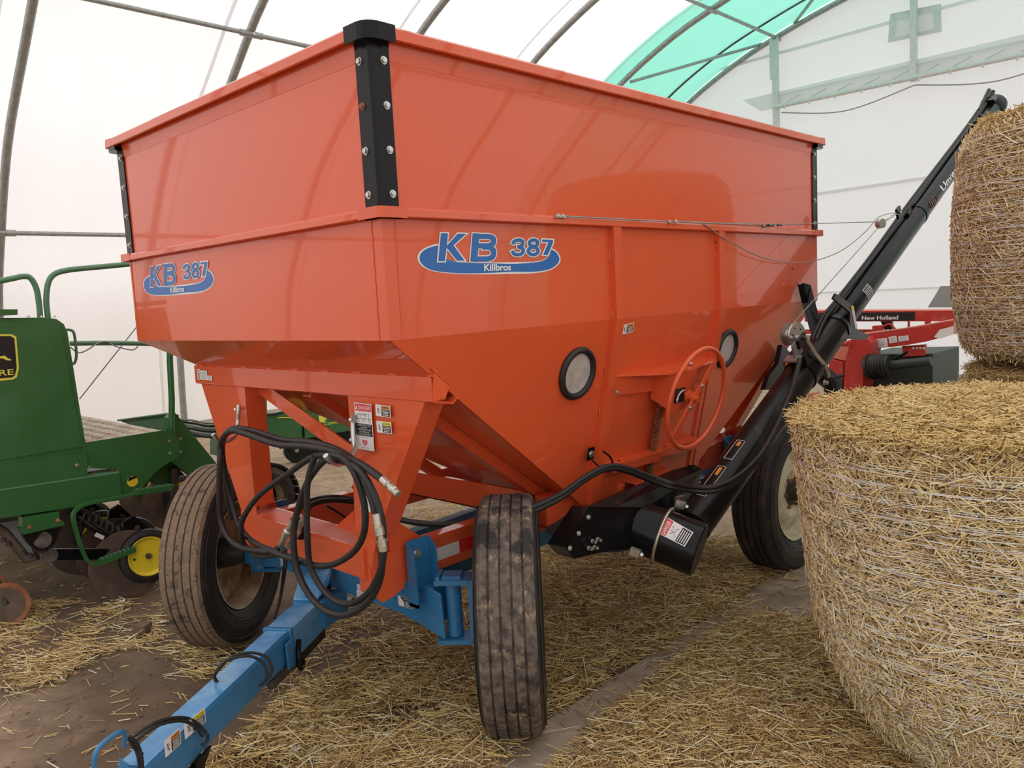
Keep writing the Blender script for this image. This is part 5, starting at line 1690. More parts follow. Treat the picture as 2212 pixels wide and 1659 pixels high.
# ------------------------------------------------------------------ straw strewn on the floor
def gpoly(pts): return np.array([(P(x, y, 'z', 0).x, P(x, y, 'z', 0).y) for x, y in pts])
def inside(poly, x, y):
    c = np.zeros(len(x), bool)
    j = len(poly) - 1
    for i in range(len(poly)):
        xi, yi = poly[i]; xj, yj = poly[j]
        c ^= ((yi > y) != (yj > y)) & (x < (xj - xi) * (y - yi) / (yj - yi + 1e-12) + xi)
        j = i
    return c
def strew(poly, n, zmax, clump=0.0, zb=0.0, lm=.085, pref=None):
    g = gpoly(poly) if not isinstance(poly, np.ndarray) else poly
    lo, hi = g.min(0), g.max(0)
    xs = np.empty(0); ys = np.empty(0)
    while len(xs) < n:
        x = RN.uniform(lo[0], hi[0], 4 * n); y = RN.uniform(lo[1], hi[1], 4 * n)
        k = inside(g, x, y)
        if clump:
            f = np.sin(x * 5.1 + 1.7 * np.sin(y * 3.3)) * np.sin(y * 6.3 + 1.3 * np.sin(x * 4.1)) + .5 * np.sin(x * 13 + y * 7) * np.sin(y * 17 - x * 5)
            k &= RN.uniform(0, 1, len(x)) < np.clip(.5 + clump * f, .03, 1)
        xs = np.append(xs, x[k]); ys = np.append(ys, y[k])
    xs, ys = xs[:n], ys[:n]
    a = RN.uniform(0, math.pi, n) if pref is None else RN.normal(pref, .6, n)
    d = np.stack([np.cos(a), np.sin(a), RN.normal(0, .10, n)], 1)
    ln = np.clip(RN.gamma(4, lm / 4, n), .015, .26)
    z = zb + .002 + RN.uniform(0, 1, n) ** 1.5 * zmax + np.abs(d[:, 2]) * ln / 2
    return np.stack([xs, ys, z], 1), d, ln
parts = [
    strew([(395, 1670), (520, 1600), (640, 1500), (760, 1420), (900, 1345), (1000, 1290), (1120, 1250), (1250, 1205), (1400, 1185), (1560, 1170), (1686, 1232), (1595, 1290), (1480, 1370), (1365, 1438), (1240, 1520), (1130, 1600), (1040, 1680), (900, 1900), (300, 1900)], 28000, .035, .35, lm=.10),
    strew([(1160, 1250), (1250, 1205), (1500, 1160), (1690, 1236), (1365, 1438), (1200, 1480)], 14000, .05, .2, lm=.085),
    strew([(700, 1659), (1000, 1540), (1130, 1600), (1040, 1680), (700, 1900)], 5000, .05, .25, lm=.11),
    strew([(1190, 1670), (1330, 1545), (1440, 1460), (1540, 1380), (1630, 1338), (1700, 1345), (1790, 1360), (1900, 1500), (2030, 1659), (2200, 1900), (960, 1900)], 26000, .03, .2, .022, lm=.07),
    strew([(1040, 1670), (1365, 1438), (1690, 1236), (1720, 1260), (1440, 1460), (1190, 1670)], 260, .01, .5, .022, lm=.07),
    strew([(1600, 1240), (1740, 1238), (1760, 1340), (1560, 1340)], 120, .01, .3, .022, lm=.07),
    strew([(0, 1310), (120, 1300), (300, 1290), (352, 1310), (350, 1390), (200, 1420), (100, 1500), (0, 1520), (-200, 1500), (-200, 1330)], 2600, .02, .6, lm=.10, pref=.4),
    strew([(300, 1400), (420, 1385), (560, 1395), (545, 1430), (430, 1470), (320, 1440)], 190, .01, .5, lm=.12, pref=.5),
    strew([(760, 1300), (1000, 1290), (1000, 1345), (780, 1440), (600, 1540), (560, 1480)], 600, .012, .5, lm=.08),
    strew([(880, 1060), (1030, 1050), (1030, 1140), (880, 1140)], 350, .012, .5, lm=.10),
    strew([(1170, 1190), (1290, 1200), (1260, 1230), (1175, 1240)], 500, .02, .5, lm=.09),
    strew([(0, 1200), (350, 1150), (1100, 1000), (1600, 950), (1600, 1200), (1000, 1300), (600, 1500), (300, 1659), (-300, 1800), (-300, 1300)], 2600, .008, .5, lm=.055),
    strew([(560, 960), (750, 930), (1100, 960), (1000, 1100), (600, 1100)], 500, .008, .5, lm=.09),
    strew([(1380, 1200), (1620, 1160), (1680, 1228), (1560, 1290), (1420, 1300)], 4000, .03, .2, lm=.10),
]
pos = np.concatenate([p[0] for p in parts]); dr_ = np.concatenate([p[1] for p in parts]); ln = np.concatenate([p[2] for p in parts])
fl_ = straws('floor_straw', pos, dr_, np.tile([0, 0, 1.0], (len(pos), 1)), ln, RN.uniform(.0024, .0058, len(pos)), 'straw_floor')
tag(fl_, 'loose golden straw strewn over the earth floor and concrete apron', 'straw')
# matted straw under the loose stalks
# clods and feathers
def blob(mb, c, r, m, sq=.5, seed=0):
    rd = random.Random(seed)
    vs, fs = [], []
    for i, (z, q) in enumerate(((-1, .5), (-.3, 1), (.4, .9), (.9, .4))):
        for j in range(7):
            a = j * 2 * math.pi / 7
            k = r * q * rd.uniform(.7, 1.2)
            vs.append((c[0] + k * math.cos(a), c[1] + k * math.sin(a), c[2] + (z + 1) * r * sq))
    for i in range(3):
        for j in range(7): fs.append((i * 7 + j, i * 7 + (j + 1) % 7, i * 7 + 7 + (j + 1) % 7, i * 7 + 7 + j))
    fs += [list(range(7))[::-1], list(range(21, 28))]
    mb.add(vs, fs, m)
rd = random.Random(11)
FEATHER = ['white feather lying on the straw at the far left edge, below the rusty coulter', 'white feather on the floor, lower of the pair left of the muddy wheel', 'white feather on the floor, upper of the pair left of the muddy wheel',
 'white feather on bare earth just left of the large opener disc', 'white feather on bare earth touching the lower edge of the opener disc', 'small white feather on bare earth below the hanging green step',
 'white feather on straw directly below the large opener disc', 'fluffy white feather caught against the tread of the muddy front wheel', 'small white feather under the muddy front wheel',
 'downy white feather on the straw right of the blue tongue, upper one of a cluster', 'largest downy white feather in the straw right of the blue tongue', 'downy white feather low in the straw near the bottom edge of the photo', 'downy white feather in straw between tongue cluster and near front tyre',
 'white feather in the straw just left of the near front tyre', 'white feather in the straw below the auger boot', 'white feather in the straw right of the auger boot', 'white feather in the straw right of the near front tyre',
 'tiny white feather under the blue front axle', 'small white wisp at the left of the feather cluster by the tongue', 'small white feather beside the one below the auger boot', 'small white wisp at the lower right of the feather cluster by the tongue']
spots = [(32, 1340, 6), (85, 1415, 5), (100, 1420, 4), (190, 1245, 5), (210, 1248, 4), (132, 1265, 4), (265, 1300, 6), (352, 1345, 7), (395, 1392, 4), (660, 1535, 8), (680, 1560, 9), (640, 1620, 10), (700, 1600, 7), (960, 1455, 8), (1385, 1260, 6), (1490, 1245, 5), (1290, 1435, 6), (950, 1250, 4), (655, 1530, 5), (1370, 1270, 5), (690, 1540, 7)]
for i, (px, py, r_) in enumerate(spots):
    p = P(px, py, 'z', .02)
    mb = MB()
    s_ = (p - CO).length / CAM['f'] * r_
    for k in range(7):
        a = rd.uniform(0, 3.1)
        d = Vector((math.cos(a), math.sin(a), rd.uniform(-.2, .5)))
        q = p + Vector((rd.uniform(-1, 1), rd.uniform(-1, 1), rd.uniform(0, .6))) * s_ * .6
        q.z = max(q.z, .008)
        mb.plate([q - d * s_ * .6, q + Vector((-d.y, d.x, .2)) * s_ * .25, q + d * s_ * .6, q - Vector((-d.y, d.x, .2)) * s_ * .2], (0, 0, .0015), 'fluff')
    o = mb.build('feather', origin=(p.x, p.y, 0))
    tag(o, FEATHER[i], 'feather', 'white feathers on the floor')
mb = MB()
p = P(310, 1368, 'z', 0)
mb.obox(p + Vector((0, 0, .03)), (.035, .02, 0), (-.02, .03, .0), (0, 0, .03), 'wood')
tag(mb.build('wood_block', origin=(p.x, p.y, 0), bevel=.004), 'small weathered wood block on the floor left of the muddy front wheel', 'wood block')
mb = MB()
for i in range(260):
    px, py = rd.uniform(-50, 900), rd.uniform(1250, 1700)
    p = P(px, py, 'z', 0)
    blob(mb, (p.x, p.y, -.001), rd.uniform(.003, .012), 'wood', .4, i)
o = mb.build('soil_crumb'); o['kind'] = 'stuff'
tag(o, 'dark crumbs of soil scattered across the bare earth floor', 'soil')

# ------------------------------------------------------------------ green grain drill at the left
XD = -3.30
gx = lambda px, py, x=XD: P(px, py, 'x', x)
drill = thing('grain_drill', (-5.2, .2, 0), 'green grain drill with railings and yellow gauge wheels, left of the orange wagon', 'grain drill')
def dp(mb, name, bevel=0, label=None):
    o = mb.build(name, drill, bevel=bevel)
    if label: o['label'] = label
    return o
mb = MB()      # seed box with rounded shoulder, seen from its end
end = [gx(px, py) for px, py in ((-160, 688), (100, 686), (122, 689), (138, 700), (146, 718), (158, 790), (172, 880), (188, 975), (100, 990), (-160, 1032))]
mb.plate(end, (-4.6, 0, 0), 'green')
mb.plate([gx(-160, 698, XD + .004), gx(112, 694, XD + .004), gx(132, 712, XD + .004), gx(178, 965, XD + .004), gx(-160, 1020, XD + .004)], (.003, 0, 0), 'green')
box_ = dp(mb, 'seed_box', bevel=.006)
mb = MB(); mb.plate([gx(-160, 668, XD + .03), gx(38, 668, XD + .03), gx(38, 680, XD + .03), gx(-160, 680, XD + .03)], (-.6, 0, 0), 'green')
for px in (62, 90, 118): mb.bolt(gx(px, 686, XD - .03), (0, 0, 1), .008, .012)
mb.build('lid', box_)
mb = MB()
mb.plate([gx(-160, 1030, XD + .01), gx(188, 976, XD + .01), gx(189, 1032, XD + .01), gx(-160, 1078, XD + .01)], (-.3, 0, 0), 'green')
mb.bolt(gx(167, 1005, XD + .012), (1, 0, 0), .010, .01); mb.bolt(gx(192, 1008, XD - .01), (1, 0, 0), .008, .01)
dp(mb, 'skirt_plate')
mb = MB()
mb.plate([gx(-200, 1090, XD + .02), gx(258, 1022, XD + .02), gx(264, 1080, XD + .02), gx(-200, 1150, XD + .02)], (-4.4, 0, 0), 'green')
mb.plate([gx(-200, 1090, XD + .02), gx(258, 1022, XD + .02), gx(250, 1012, XD - .05), gx(-200, 1072, XD - .05)], (0, 0, .004), 'green_pale')
for px, py in ((243, 1018), (205, 1027)): mb.bolt(gx(px, py - 2, XD - .02), (0, 0, 1), .012, .012, 'rust')
dp(mb, 'main_frame_beam', bevel=.006)
mb = MB()      # side plate carrying the deck
zk = gx(300, 938).z
mb.plate([(XD, gx(186, 945).y, zk), (XD, gx(355, 932).y, zk), gx(388, 950), gx(388, 985), (gx(340, 1015)), gx(300, 1062), gx(262, 1068), gx(256, 1015), gx(188, 1010)], (-.01, 0, 0), 'green')
for px, py in ((366, 953), (391, 948), (367, 979), (391, 976)): mb.bolt(gx(px, py, XD + .001), (1, 0, 0), .008, .006)
dp(mb, 'side_plate')
mb = MB()
c_ = gx(286, 1040, XD + .002)
mb.lathe([(0, 0), (0, .035), (.001, .035), (.001, 0)], c_, (1, 0, 0), 'yellow', 20)
mb.poly([c_ + Vector((.002, a, b)) for a, b in ((-.03, .005), (.03, .02), (.02, .033), (-.02, .03))], 'sblack')
dp(mb, 'drive_sprocket')
mb = MB()      # treaded deck
dk = [gx(186, 944), gx(352, 934), P(352, 932, 'x', XD) + Vector((0, 0, 0))]
zd = gx(300, 938).z
ya, yb = gx(186, 944).y, gx(350, 934).y
mb.box((-6.6, ya - .05, zd - .02), (XD - .0115, yb, zd + .001), 'deck')
for i in range(24):
    for j in range(5):
        x = XD - .06 - i * .085 - (j % 2) * .04; y = ya + .02 + j * (yb - ya) / 5
        mb.lathe([(.0, .026), (.008, .020), (.006, .012), (.001, .010)], (x, y, zd), (0, 0, 1), 'deck', 12)
        mb.lathe([(.0015, .010), (.0016, 0)], (x, y, zd), (0, 0, 1), 'sblack', 10)
dp(mb, 'tread_deck')
mb = MB()      # walk rail, kick plate
kp = [P(255, 908, 'x', -4.6), P(368, 893, 'x', -3.52), P(384, 896, 'x', -3.46), P(384, 950, 'x', -3.46), P(340, 940, 'x', -3.7)]
mb.plate(kp, (0, .008, 0), 'green')
mb.tube([kp[0], kp[1]], .010, 'green_pale', 6)
dp(mb, 'kick_plate')
mb = MB()
mb.plate([gx(365, 903, -3.45), gx(377, 890, -3.45), gx(467, 1000, -3.45), gx(467, 1028, -3.45), gx(430, 1040, -3.45), gx(352, 985, -3.45)], (-.08, 0, 0), 'green')
dp(mb, 'step_brace')
mb = MB(); mb.tube([gx(371, 945, -3.4), gx(371, 860, -3.4), gx(367, 780, -3.4), gx(367, 742, -3.4)], .021, 'green', 12); dp(mb, 'rail_post')
for pts, r in (([(104, 688), (100, 650), (104, 612), (118, 592), (150, 583), (210, 577), (285, 570)], .019), ([(-60, 618), (20, 603), (50, 597), (66, 601), (78, 622), (84, 655), (87, 690)], .019), ([(152, 742), (220, 741), (300, 742), (345, 744)], .017)):
    mb = MB()
    xq = XD - .55 if pts[0][0] != 152 else XD - .5
    mb.tube(spline([gx(px, py, xq) for px, py in pts], 6), r, 'green_pale', 12)
    dp(mb, 'hand_rail')
mb = MB()
mb.tube(spline([gx(px, py, XD - .2) for px, py in ((143, 712), (158, 716), (163, 740), (165, 770), (160, 785), (152, 784))], 5), .009, 'green_pale', 8)
dp(mb, 'grab_handle')
mb = MB()
mb.tube(spline([gx(px, py, XD - .48) for px, py in ((152, 750), (170, 762), (190, 755), (210, 742), (230, 738), (250, 748), (285, 756), (298, 748))], 5), .005, 'rope', 6)
mb.tube([gx(172, 862, XD - .8), gx(300, 700, XD - .5)], .004, 'rope', 6)
dp(mb, 'rope')
# maker's plate with the leaping deer left out as a plain band shape and the letters seen
mb = MB()
q = [gx(-60, 722, XD + .009), gx(25, 722, XD + .009), gx(35, 727, XD + .009), gx(41, 795, XD + .009), gx(36, 815, XD + .009), gx(28, 820, XD + .009), gx(-60, 828, XD + .009)]
mb.plate(q, (.001, 0, 0), 'yellow_decal')
q = [gx(-60, 726, XD + .011), gx(23, 726, XD + .011), gx(31, 731, XD + .011), gx(36, 795, XD + .011), gx(32, 811, XD + .011), gx(26, 815, XD + .011), gx(-60, 823, XD + .011)]
mb.plate(q, (.001, 0, 0), 'sblack')
a_, b_ = gx(-60, 817, XD + .013), gx(30, 809, XD + .013)
h_ = (gx(30, 797, XD + .013) - b_).length
put_text(mb, 'DEERE', 'yellow_decal', a_, (b_ - a_), (0, 0, 1), (b_ - a_).length, h_, .01, lift=.002)
dr2 = [gx(px, py, XD + .014) for px, py in ((-20, 768), (0, 770), (10, 768), (17, 774), (24, 776), (24, 779), (14, 778), (6, 774), (-20, 776))]
mb.plate(dr2, (.001, 0, 0), 'yellow_decal')
o = mb.build('maker_plate', box_); o['label'] = 'black plate with yellow edge and letters'
# hanging step loop
mb = MB()
st = [(375, 1048), (330, 1058), (250, 1076), (200, 1085), (170, 1096), (158, 1115), (165, 1150), (180, 1195), (194, 1215), (215, 1216)]
pts = spline([gx(px, py, XD + .10) for px, py in st], 5)
vs = []
for i, p in enumerate(pts):
    d = (pts[min(i + 1, len(pts) - 1)] - pts[max(i - 1, 0)]).normalized(); sd = Vector((1, 0, 0)).cross(d) * .008
    xx = Vector((.022, 0, 0))
    vs += [p - xx - sd, p + xx - sd, p + xx + sd, p - xx + sd]
mb.add(vs, [(4 * i + j, 4 * i + (j + 1) % 4, 4 * i + 4 + (j + 1) % 4, 4 * i + 4 + j) for i in range(len(pts) - 1) for j in range(4)], 'green')
for (p, q) in (((215, 1214), (290, 1186)), ((292, 1064), (368, 1053))):
    a, b = gx(*p, XD + .10), gx(*q, XD + .10)
    d = (b - a).normalized()
    mb.obox((a + b) / 2, d * (b - a).length / 2, Vector((.03, 0, 0)), (0, 0, .016), 'green')
    for i in range(8): mb.obox(a.lerp(b, (i + .5) / 8) + Vector((.01, 0, .020)), d * .006, (.02, 0, 0), (0, 0, .006), 'green_pale')
dp(mb, 'hanging_step')
# clamp block, pivot arm, rockshaft
mb = MB()
mb.plate([gx(48, 1118, XD + .03), gx(128, 1105, XD + .03), gx(128, 1135, XD + .03), gx(50, 1152, XD + .03)], (-.08, 0, 0), 'green')
mb.plate([gx(45, 1145, XD + .06), gx(138, 1126, XD + .06), gx(140, 1134, XD + .06), gx(52, 1155, XD + .06)], (-.10, 0, 0), 'green')
mb.plate([gx(50, 1156, XD + .04), gx(134, 1138, XD + .04), gx(115, 1180, XD + .04), (gx(95, 1190, XD + .04)), gx(78, 1190, XD + .04), gx(62, 1175, XD + .04)], (-.06, 0, 0), 'black_dust')
mb.tube([gx(92, 1166, XD + .05), gx(92, 1166, XD - .5)], .05, 'hub', 20)
for px, py in ((64, 1140), (126, 1126)): mb.bolt(gx(px, py, XD + .05), (0, 0, 1), .012, .015, 'rust')
dp(mb, 'clamp_block')
mb = MB()
mb.plate([gx(100, 1186, XD + .02), gx(250, 1186, XD + .02), gx(255, 1208, XD + .02), gx(100, 1210, XD + .02)], (-.03, 0, 0), 'black')
mb.tube([gx(108, 1200, XD + .03), gx(108, 1200, XD - .06)], .045, 'hub', 20)
mb.tube([gx(-40, 1120, XD - .1), gx(10, 1150, XD - .1), gx(60, 1210, XD - .05), gx(80, 1200, XD - .02)], .03, 'disc', 10)
mb.plate([gx(0, 1130, XD - .3), gx(45, 1122, XD - .3), gx(52, 1165, XD - .3), gx(75, 1205, XD - .2), gx(55, 1205, XD - .2), (gx(15, 1150, XD - .3))], (-.1, 0, 0), 'grey')
for px, py in ((8, 1166), (20, 1175), (52, 1194), (66, 1200)): mb.bolt(gx(px, py, XD), (1, -.5, 0), .014, .03, 'hub')
dp(mb, 'opener_arm')
mb = MB(); mb.tube([gx(168, 1112, XD - .1), gx(195, 1135, XD - .02), gx(262, 1176, XD + .0)], [.032, .028, .016], 'black', 12)
mb.plate([gx(208, 1150, XD + .05), gx(226, 1158, XD + .05), gx(222, 1166, XD + .05), gx(203, 1158, XD + .05)], (.002, 0, 0), 'swhite')
dp(mb, 'down_pressure_tube')
for i, (pa, pb, xo) in enumerate((((175, 1115), (285, 1165), -.05), ((170, 1105), (235, 1140), -.25))):
    a, b = gx(*pa, XD + xo), gx(*pb, XD + xo)
    d = (b - a).normalized(); o1 = d.orthogonal().normalized(); o2 = d.cross(o1)
    k = 150
    mb = MB()
    mb.tube([a + d * (b - a).length * t / k + (o1 * math.cos(t * 2 * math.pi * 9 / k) + o2 * math.sin(t * 2 * math.pi * 9 / k)) * .030 for t in range(k + 1)], .008, 'hub', 6)
    dp(mb, 'down_pressure_spring')
# disc openers with gauge wheels: rows 0.2 m apart, slanted discs
def opener(x, y, s=1.0, near=True):
    ax = Vector((1, -.12, .10)).normalized()
    mb = MB()
    mb.lathe([(-.003, 0), (-.003, .225), (.0, .228), (.003, .225), (.003, 0)], (x, y, .222), ax, 'disc', 56)
    mb.lathe([(.004, 0), (.03, .03), (.03, 0)], (x, y, .222), ax, 'hub', 16)
    d = dp(mb, 'opener_disc')
    gc = Vector((x + .05, y + .12, .262))
    mb = MB()
    R_ = .175
    mb.lathe([(-.05, R_ - .03), (-.04, R_ - .005), (-.01, R_ + .004), (.02, R_ - .002), (.03, R_ - .03), (.03, R_ - .045)], gc, ax, 'rubber', 48)
    mb.lathe([(-.04, 0), (-.04, R_ - .03), (.028, R_ - .045), (.03, R_ - .05), (.012, R_ - .07), (.012, 0)], gc, ax, 'yellow', 40)
    mb.lathe([(.012, .02), (.03, .018), (.03, 0)], gc, ax, 'hub', 12)
    u = ax.orthogonal().normalized(); v = ax.cross(u)
    mb.lathe([(.013, .008), (.0135, 0)], gc - Vector((0, .09, 0)), ax, 'sblack', 10)
    mb.build('gauge_wheel', d)
    mb = MB()
    mb.plate([(x - .06, y + .02, .5), (x - .06, y + .09, .53), (x - .06, y + .22, .36), (x - .06, y + .18, .30), (x - .06, y + .05, .24), (x - .06, y - .03, .26)], (.03, 0, 0), 'black')
    mb.bolt((x - .03, y + .10, .44), (1, 0, 0), .016, .02, 'hub')
    mb.build('opener_shank', d)
for i in range(7):
    opener(-3.26 - i * .42, .23 + .06 * (i % 2))
for i in range(4):
    opener(-3.75 - i * .5, 1.15)
# front coulters with rusty rims, lower left corner
for (px, py, xo) in ((14, 1306, -3.42), (-32, 1276, -3.7)):
    c_ = P(px, py, 'x', xo)
    mb = MB()
    ax = Vector((1, -.55, .1)).normalized()
    r_ = .135
    mb.lathe([(0, 0), (0, r_ * .78), (.004, r_ * .98), (.0, r_), (-.02, r_ * .92), (-.012, r_ * .76)], c_, ax, 'rust', 40, mfun=lambda i: 'disc' if i < 1 else 'rust')
    mb.tube([c_, c_ - ax * .15 + Vector((0, -.1, .25))], .018, 'hub', 8)
    dp(mb, 'coulter')
# axle end and hydraulic clutter behind the deck
mb = MB()
for i in range(6):
    mb.tube(spline([P(385, 905 + i * 5, 'x', -4.5), P(415, 908 + i * 6, 'x', -4.4), P(450, 914 + i * 6, 'x', -4.3), P(490, 912 + i * 6, 'x', -4.3), P(560, 900 + i * 6, 'x', -4.6)], 5), .010, 'rubber' if i % 2 else 'grey', 6)
dp(mb, 'hose_bundle')
mb = MB()
mb.tube([gx(375, 1010, -3.5), gx(378, 1100, -3.5)], .03, 'hub', 10); mb.lathe([(-.03, 0), (-.03, .12), (.02, .12), (.02, 0)], gx(352, 1015, -3.55), (1, 0, 0), 'green', 28)
dp(mb, 'lift_cylinder')

# second drill unit farther back, seen between the wagon legs
XB = -5.9
bx_ = lambda px, py, x=XB: P(px, py, 'x', x)
dr3 = thing('grain_drill', (-6.6, 3.6, 0), 'farther green drill section with yellow lettering, seen between the legs of the orange wagon frame', 'grain drill')
mb = MB()
mb.plate([bx_(470, 930), bx_(556, 903), bx_(640, 886), bx_(700, 874), bx_(800, 858), bx_(800, 912), bx_(752, 930), bx_(640, 952), bx_(559, 965), bx_(470, 985)], (-.18, 0, 0), 'green')
bm_ = mb.build('frame_beam', dr3, bevel=.006)
mb = MB()
mb.plate([bx_(556, 903), bx_(700, 874), bx_(702, 868, XB - .2), bx_(556, 897, XB - .2)], (0, 0, .004), 'green_pale')
a, b = bx_(700, 919, XB + .004), bx_(757, 910, XB + .004)
put_text(mb, 'Conservation', 'yellow_decal', a, b - a, (0, 0, 1), (b - a).length * 1.05, .040, .01, lift=.002)
a, b = bx_(700, 908, XB + .004), bx_(757, 898, XB + .004)
put_text(mb, 'JOHN DEERE', 'yellow_decal', a, b - a, (0, 0, 1), (b - a).length * 2.2, .075, .02, lift=.002)
mb.plate([bx_(688, 898, XB + .002), bx_(702, 896, XB + .002), bx_(702, 911, XB + .002), bx_(690, 914, XB + .002)], (.001, 0, 0), 'yellow_decal')
o = mb.build('decal', bm_); o['label'] = 'yellow lettering on the beam'
mb = MB()
mb.tube(spline([bx_(552, 905, XB + .1), bx_(566, 897, XB + .1), bx_(600, 893), bx_(650, 880), bx_(690, 874)], 6), .016, 'rubber', 8)
mb.tube([bx_(566, 840, XB + .05), bx_(567, 905, XB + .05)], .05, 'green', 10)
mb.tube([bx_(652, 885, XB + .01), bx_(657, 945, XB + .01)], .012, 'black', 6)
mb.tube(spline([bx_(600, 903, XB + .01), bx_(620, 902, XB + .02), bx_(640, 905, XB + .01)], 4), .006, 'yellow', 6)
mb.build('hose_bundle', dr3)
mb = MB()
for i, (px, py) in enumerate(((470, 905), (500, 898), (520, 912), (490, 920))):
    mb.tube([bx_(px, py, XB), bx_(px + 38, py - 8, XB)], .02, 'red' if i % 2 else 'hub', 8)
mb.build('hose_bundle', dr3)
mb = MB(); mb.plate([bx_(400, 925), bx_(560, 905), bx_(560, 925), bx_(400, 950)], (-.1, 0, 0), 'green_pale'); mb.build('frame_beam', dr3)
for px, py, r_ in ((742, 962, .21), (690, 982, .20), (640, 972, .15), (668, 968, .17)):
    c_ = bx_(px, py, XB - .4)
    mb = MB()
    ax = Vector((1, -.35, 0)).normalized()
    mb.lathe([(-.06, 0), (-.06, r_ - .03), (-.04, r_), (.03, r_), (.05, r_ - .02), (.04, r_ - .035), (.03, r_ - .05), (.03, 0)], c_, ax, 'bellows' if px == 694 else 'rubber', 36)
    mb.bolt(c_ + ax * .03, ax, .02, .02)
    mb.build('gauge_wheel', dr3)
mb = MB()
for px in (600, 650, 690, 730):
    mb.plate([bx_(px, 935, XB - .02), bx_(px + 18, 932, XB - .02), bx_(px + 22, 965, XB), bx_(px + 6, 970, XB)], (-.03, 0, 0), 'black')
mb.build('opener_shank', dr3)
# lug tyred transport wheel of that drill
c_ = Vector((-4.98, 2.35, .42))
c_ = P(562, 1076, 'z', .29)
mb = MB()
ax = Vector((1, .05, 0)).normalized()
R_ = .29
mb.lathe([(-.12, .15), (-.13, .22), (-.11, R_ - .02), (-.05, R_), (.05, R_), (.11, R_ - .02), (.13, .22), (.12, .15)], c_, ax, 'tyre_dark', 48)
for i in range(26):
    t = i * 2 * math.pi / 26
    er = Vector((0, math.cos(t), math.sin(t))); et = Vector((0, -math.sin(t), math.cos(t)))
    for s_ in (-1, 1):
        tt = t + s_ * .06
        er = Vector((0, math.cos(tt), math.sin(tt))); et = Vector((0, -math.sin(tt), math.cos(tt)))
        mb.obox(c_ + ax * (s_ * .065) + er * (R_ + .004), ax * .050, et * .030, er * .009, 'tyre_side')
lug = mb.build('transport_wheel', dr3)
mb = MB(); mb.lathe([(-.06, .15), (-.02, .14), (.02, .10), (.05, .05), (.05, 0)], c_, ax, 'cream_mud', 32); mb.lathe([(.10, .155), (.12, .15), (.03, .135)], c_, ax, 'cream_mud', 32); mb.build('rim', lug)

# ------------------------------------------------------------------ red mower conditioner beyond the bales
YN = 7.0
n_ = lambda px, py, y=YN: P(px, py, 'y', y)
mow = thing('mower_conditioner', (-.6, 7.4, 0), 'red mower conditioner with a lettered black stripe on its top bar, behind the black auger', 'mower')
mb = MB()
mb.plate([n_(1738, 672), n_(2120, 671), n_(2120, 694), n_(1738, 695)], (0, .12, 0), 'red')
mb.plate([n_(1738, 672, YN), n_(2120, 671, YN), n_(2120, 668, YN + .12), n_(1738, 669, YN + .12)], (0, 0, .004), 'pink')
bar = mb.build('top_bar', mow, bevel=.004)
mb = MB()
mb.plate([n_(1769, 676, YN - .004), n_(1976, 674, YN - .004), n_(1976, 692, YN - .004), n_(1769, 694, YN - .004)], (0, -.001, 0), 'sblack')
a, b = n_(1862, 691, YN - .006), n_(1940, 690, YN - .006)
put_text(mb, 'New Holland', 'dwhite', a, b - a, (0, 0, 1), (b - a).length, .040, .02, lift=.002)
o = mb.build('decal', bar); o['label'] = 'black stripe with white lettering'
mb = MB()      # curved tongue arm
up_ = [(1858, 723), (1900, 719), (1950, 712), (2000, 704), (2060, 692)]
lo_ = [(2060, 722), (2000, 738), (1950, 747), (1900, 752), (1868, 756)]
mb.plate([n_(*p, YN - .3) for p in up_ + lo_], (0, .15, 0), 'red')
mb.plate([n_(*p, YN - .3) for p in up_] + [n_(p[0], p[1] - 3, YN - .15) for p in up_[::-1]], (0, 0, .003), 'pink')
arm_ = mb.build('swing_arm', mow)
for (x0, y0_, x1, y1_) in ((1886, 733, 1916, 752), (1919, 728, 1936, 742), (1940, 727, 1962, 738)):
    sticker(mow, n_(x0, y0_, YN - .305), n_(x1, y0_ - 3, YN - .305), n_(x0, y1_, YN - .305), 'plain', label='small worn white label on the arm')
mb = MB(); mb.plate([n_(2018, 728, YN - .31), n_(2030, 712, YN - .31), n_(2060, 704, YN - .31), n_(2060, 722, YN - .31), (n_(2030, 732, YN - .31))], (0, -.004, 0), 'dwhite'); mb.build('reflector', arm_)
mb = MB()      # gearbox tower
mb.plate([n_(1838, 733, YN - .5), n_(1870, 728, YN - .5), n_(1882, 740, YN - .5), n_(1878, 775, YN - .5), n_(1866, 800, YN - .5), n_(1862, 850, YN - .5), n_(1822, 850, YN - .5), n_(1826, 780, YN - .5)], (0, .3, 0), 'red')
mb.plate([n_(1800, 745, YN - .4), n_(1838, 733, YN - .4), n_(1826, 780, YN - .4), n_(1790, 772, YN - .4)], (0, .25, 0), 'pink')
mb.plate([n_(1790, 775, YN - .45), n_(1822, 783, YN - .45), n_(1820, 850, YN - .45), n_(1790, 850, YN - .45)], (0, .25, 0), 'red')
mb.tube([n_(1800, 742, YN - .55), n_(1832, 742, YN - .55)], .03, 'red', 12)
mb.build('gearbox_tower', mow, bevel=.004)
mb = MB()
mb.tube([n_(1872, 795, YN - .5), n_(1890, 790, YN - .5), n_(1920, 790, YN - .5)], [.11, .12, .10], 'rubber', 20)
for i in range(7):
    p = n_(1878 + i * 6, 792, YN - .5)
    d = (n_(1920, 790, YN - .5) - n_(1872, 795, YN - .5)).normalized(); o1 = d.orthogonal().normalized(); o2 = d.cross(o1)
    mb.tube([p + (o1 * math.cos(t) + o2 * math.sin(t)) * .12 for t in [k * .3 for k in range(21)]], .008, 'rubber', 5)
mb.build('driveline_boot', mow)
mb = MB()
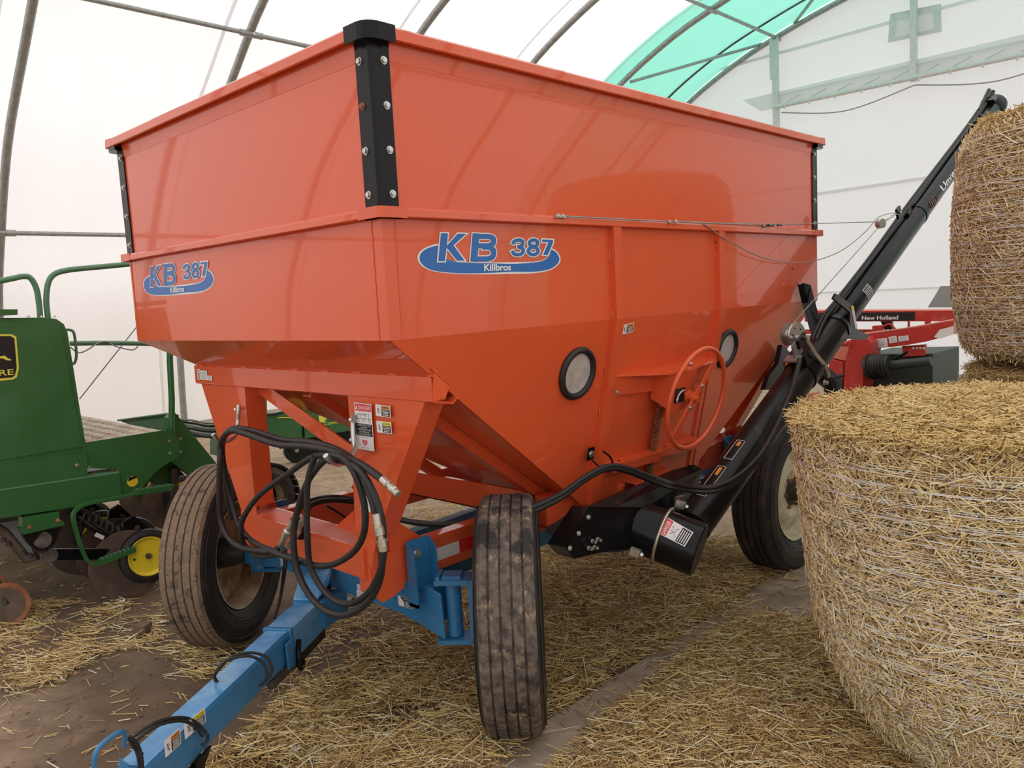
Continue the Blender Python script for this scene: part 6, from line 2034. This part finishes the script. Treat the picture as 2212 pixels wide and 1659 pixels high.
mb.plate([n_(1862, 766, YN - .2), n_(2015, 764, YN - .2), n_(2015, 850, YN - .2), n_(1862, 850, YN - .2)], (0, .9, 0), 'bellows')
mb.tube([n_(1915, 790, YN - .45), n_(2012, 780, YN - .45)], .045, 'bellows', 12)
mb.tube([n_(1930, 778, YN - .4), n_(1960, 760, YN - .4)], .015, 'black', 6)
mb.build('cutter_housing', mow, bevel=.01)
mb = MB()
mb.plate([n_(1948, 748, YN - .25), n_(1999, 744, YN - .25), n_(1997, 768, YN - .25), n_(1952, 770, YN - .25)], (0, .05, 0), 'red')
for i in range(4):
    c_ = n_(1973 + i * 7.5, 752, YN - .255)
    mb.lathe([(0, .011), (.001, .011), (.001, 0)], c_, (0, -1, 0), 'swhite', 10)
mb.build('hole_plate', mow)
mb = MB()
mb.plate([n_(1884, 704), n_(1908, 703), n_(1908, 720), n_(1884, 722)], (0, .1, 0), 'red')
mb.build('bracket', mow)
mb = MB()
mb.tube(spline([n_(1908, 706), n_(1922, 700), n_(1935, 712), n_(1945, 716)], 5), .012, 'red', 6)
mb.build('bent_pipe', mow)
mb = MB()
mb.tube([n_(1963, 694), n_(1963, 712)], .012, 'red', 6); mb.tube([n_(2004, 694), n_(2004, 704)], .03, 'red', 8)
mb.build('strut', mow)
mb = MB()
mb.plate([n_(1902, 695), n_(1926, 694), n_(1926, 712), n_(1912, 712)], (0, .05, 0), 'black')
mb.build('bracket', mow)
mb = MB()
mb.plate([n_(1966, 706), n_(2025, 697), n_(2030, 703), n_(1968, 711)], (0, .05, 0), 'grey')
mb.build('light_bar', mow)
mb = MB()
mb.plate([n_(1738, 712, YN + .3), n_(1890, 712, YN + .3), n_(1890, 720, YN + .3), n_(1738, 722, YN + .3)], (0, .1, 0), 'red')
mb.build('rear_beam', mow)
mb = MB()
mb.plate([n_(2004, 664, YN + .5), n_(2032, 618, YN + .5), n_(2090, 618, YN + .5), n_(2090, 664, YN + .5)], (0, .05, 0), 'grey')
mb.build('rear_shield', mow)
mb = MB()
mb.tube([(-1.2, 6.6, .0), (-1.2, 6.6, .75)], .05, 'black', 10); mb.box((-1.4, 6.3, 0), (.2, 7.6, .35), 'bellows')
mb.build('cutter_bar', mow)
mb = MB()
mb.plate([P(1700, 860, 'y', 5.2), P(1760, 848, 'y', 5.2), P(1760, 900, 'y', 5.2), P(1700, 880, 'y', 5.2)], (0, .1, 0), 'pink')
mb.build('hitch_plate', mow)
mb = MB()
mb.tube([P(1765, 800, 'y', 5.6), P(1800, 830, 'y', 5.6), P(1800, 870, 'y', 5.6)], .09, 'black', 10)
mb.build('hitch_frame', mow)

for o in S.objects:
    if '_o' in o.keys(): del o['_o']
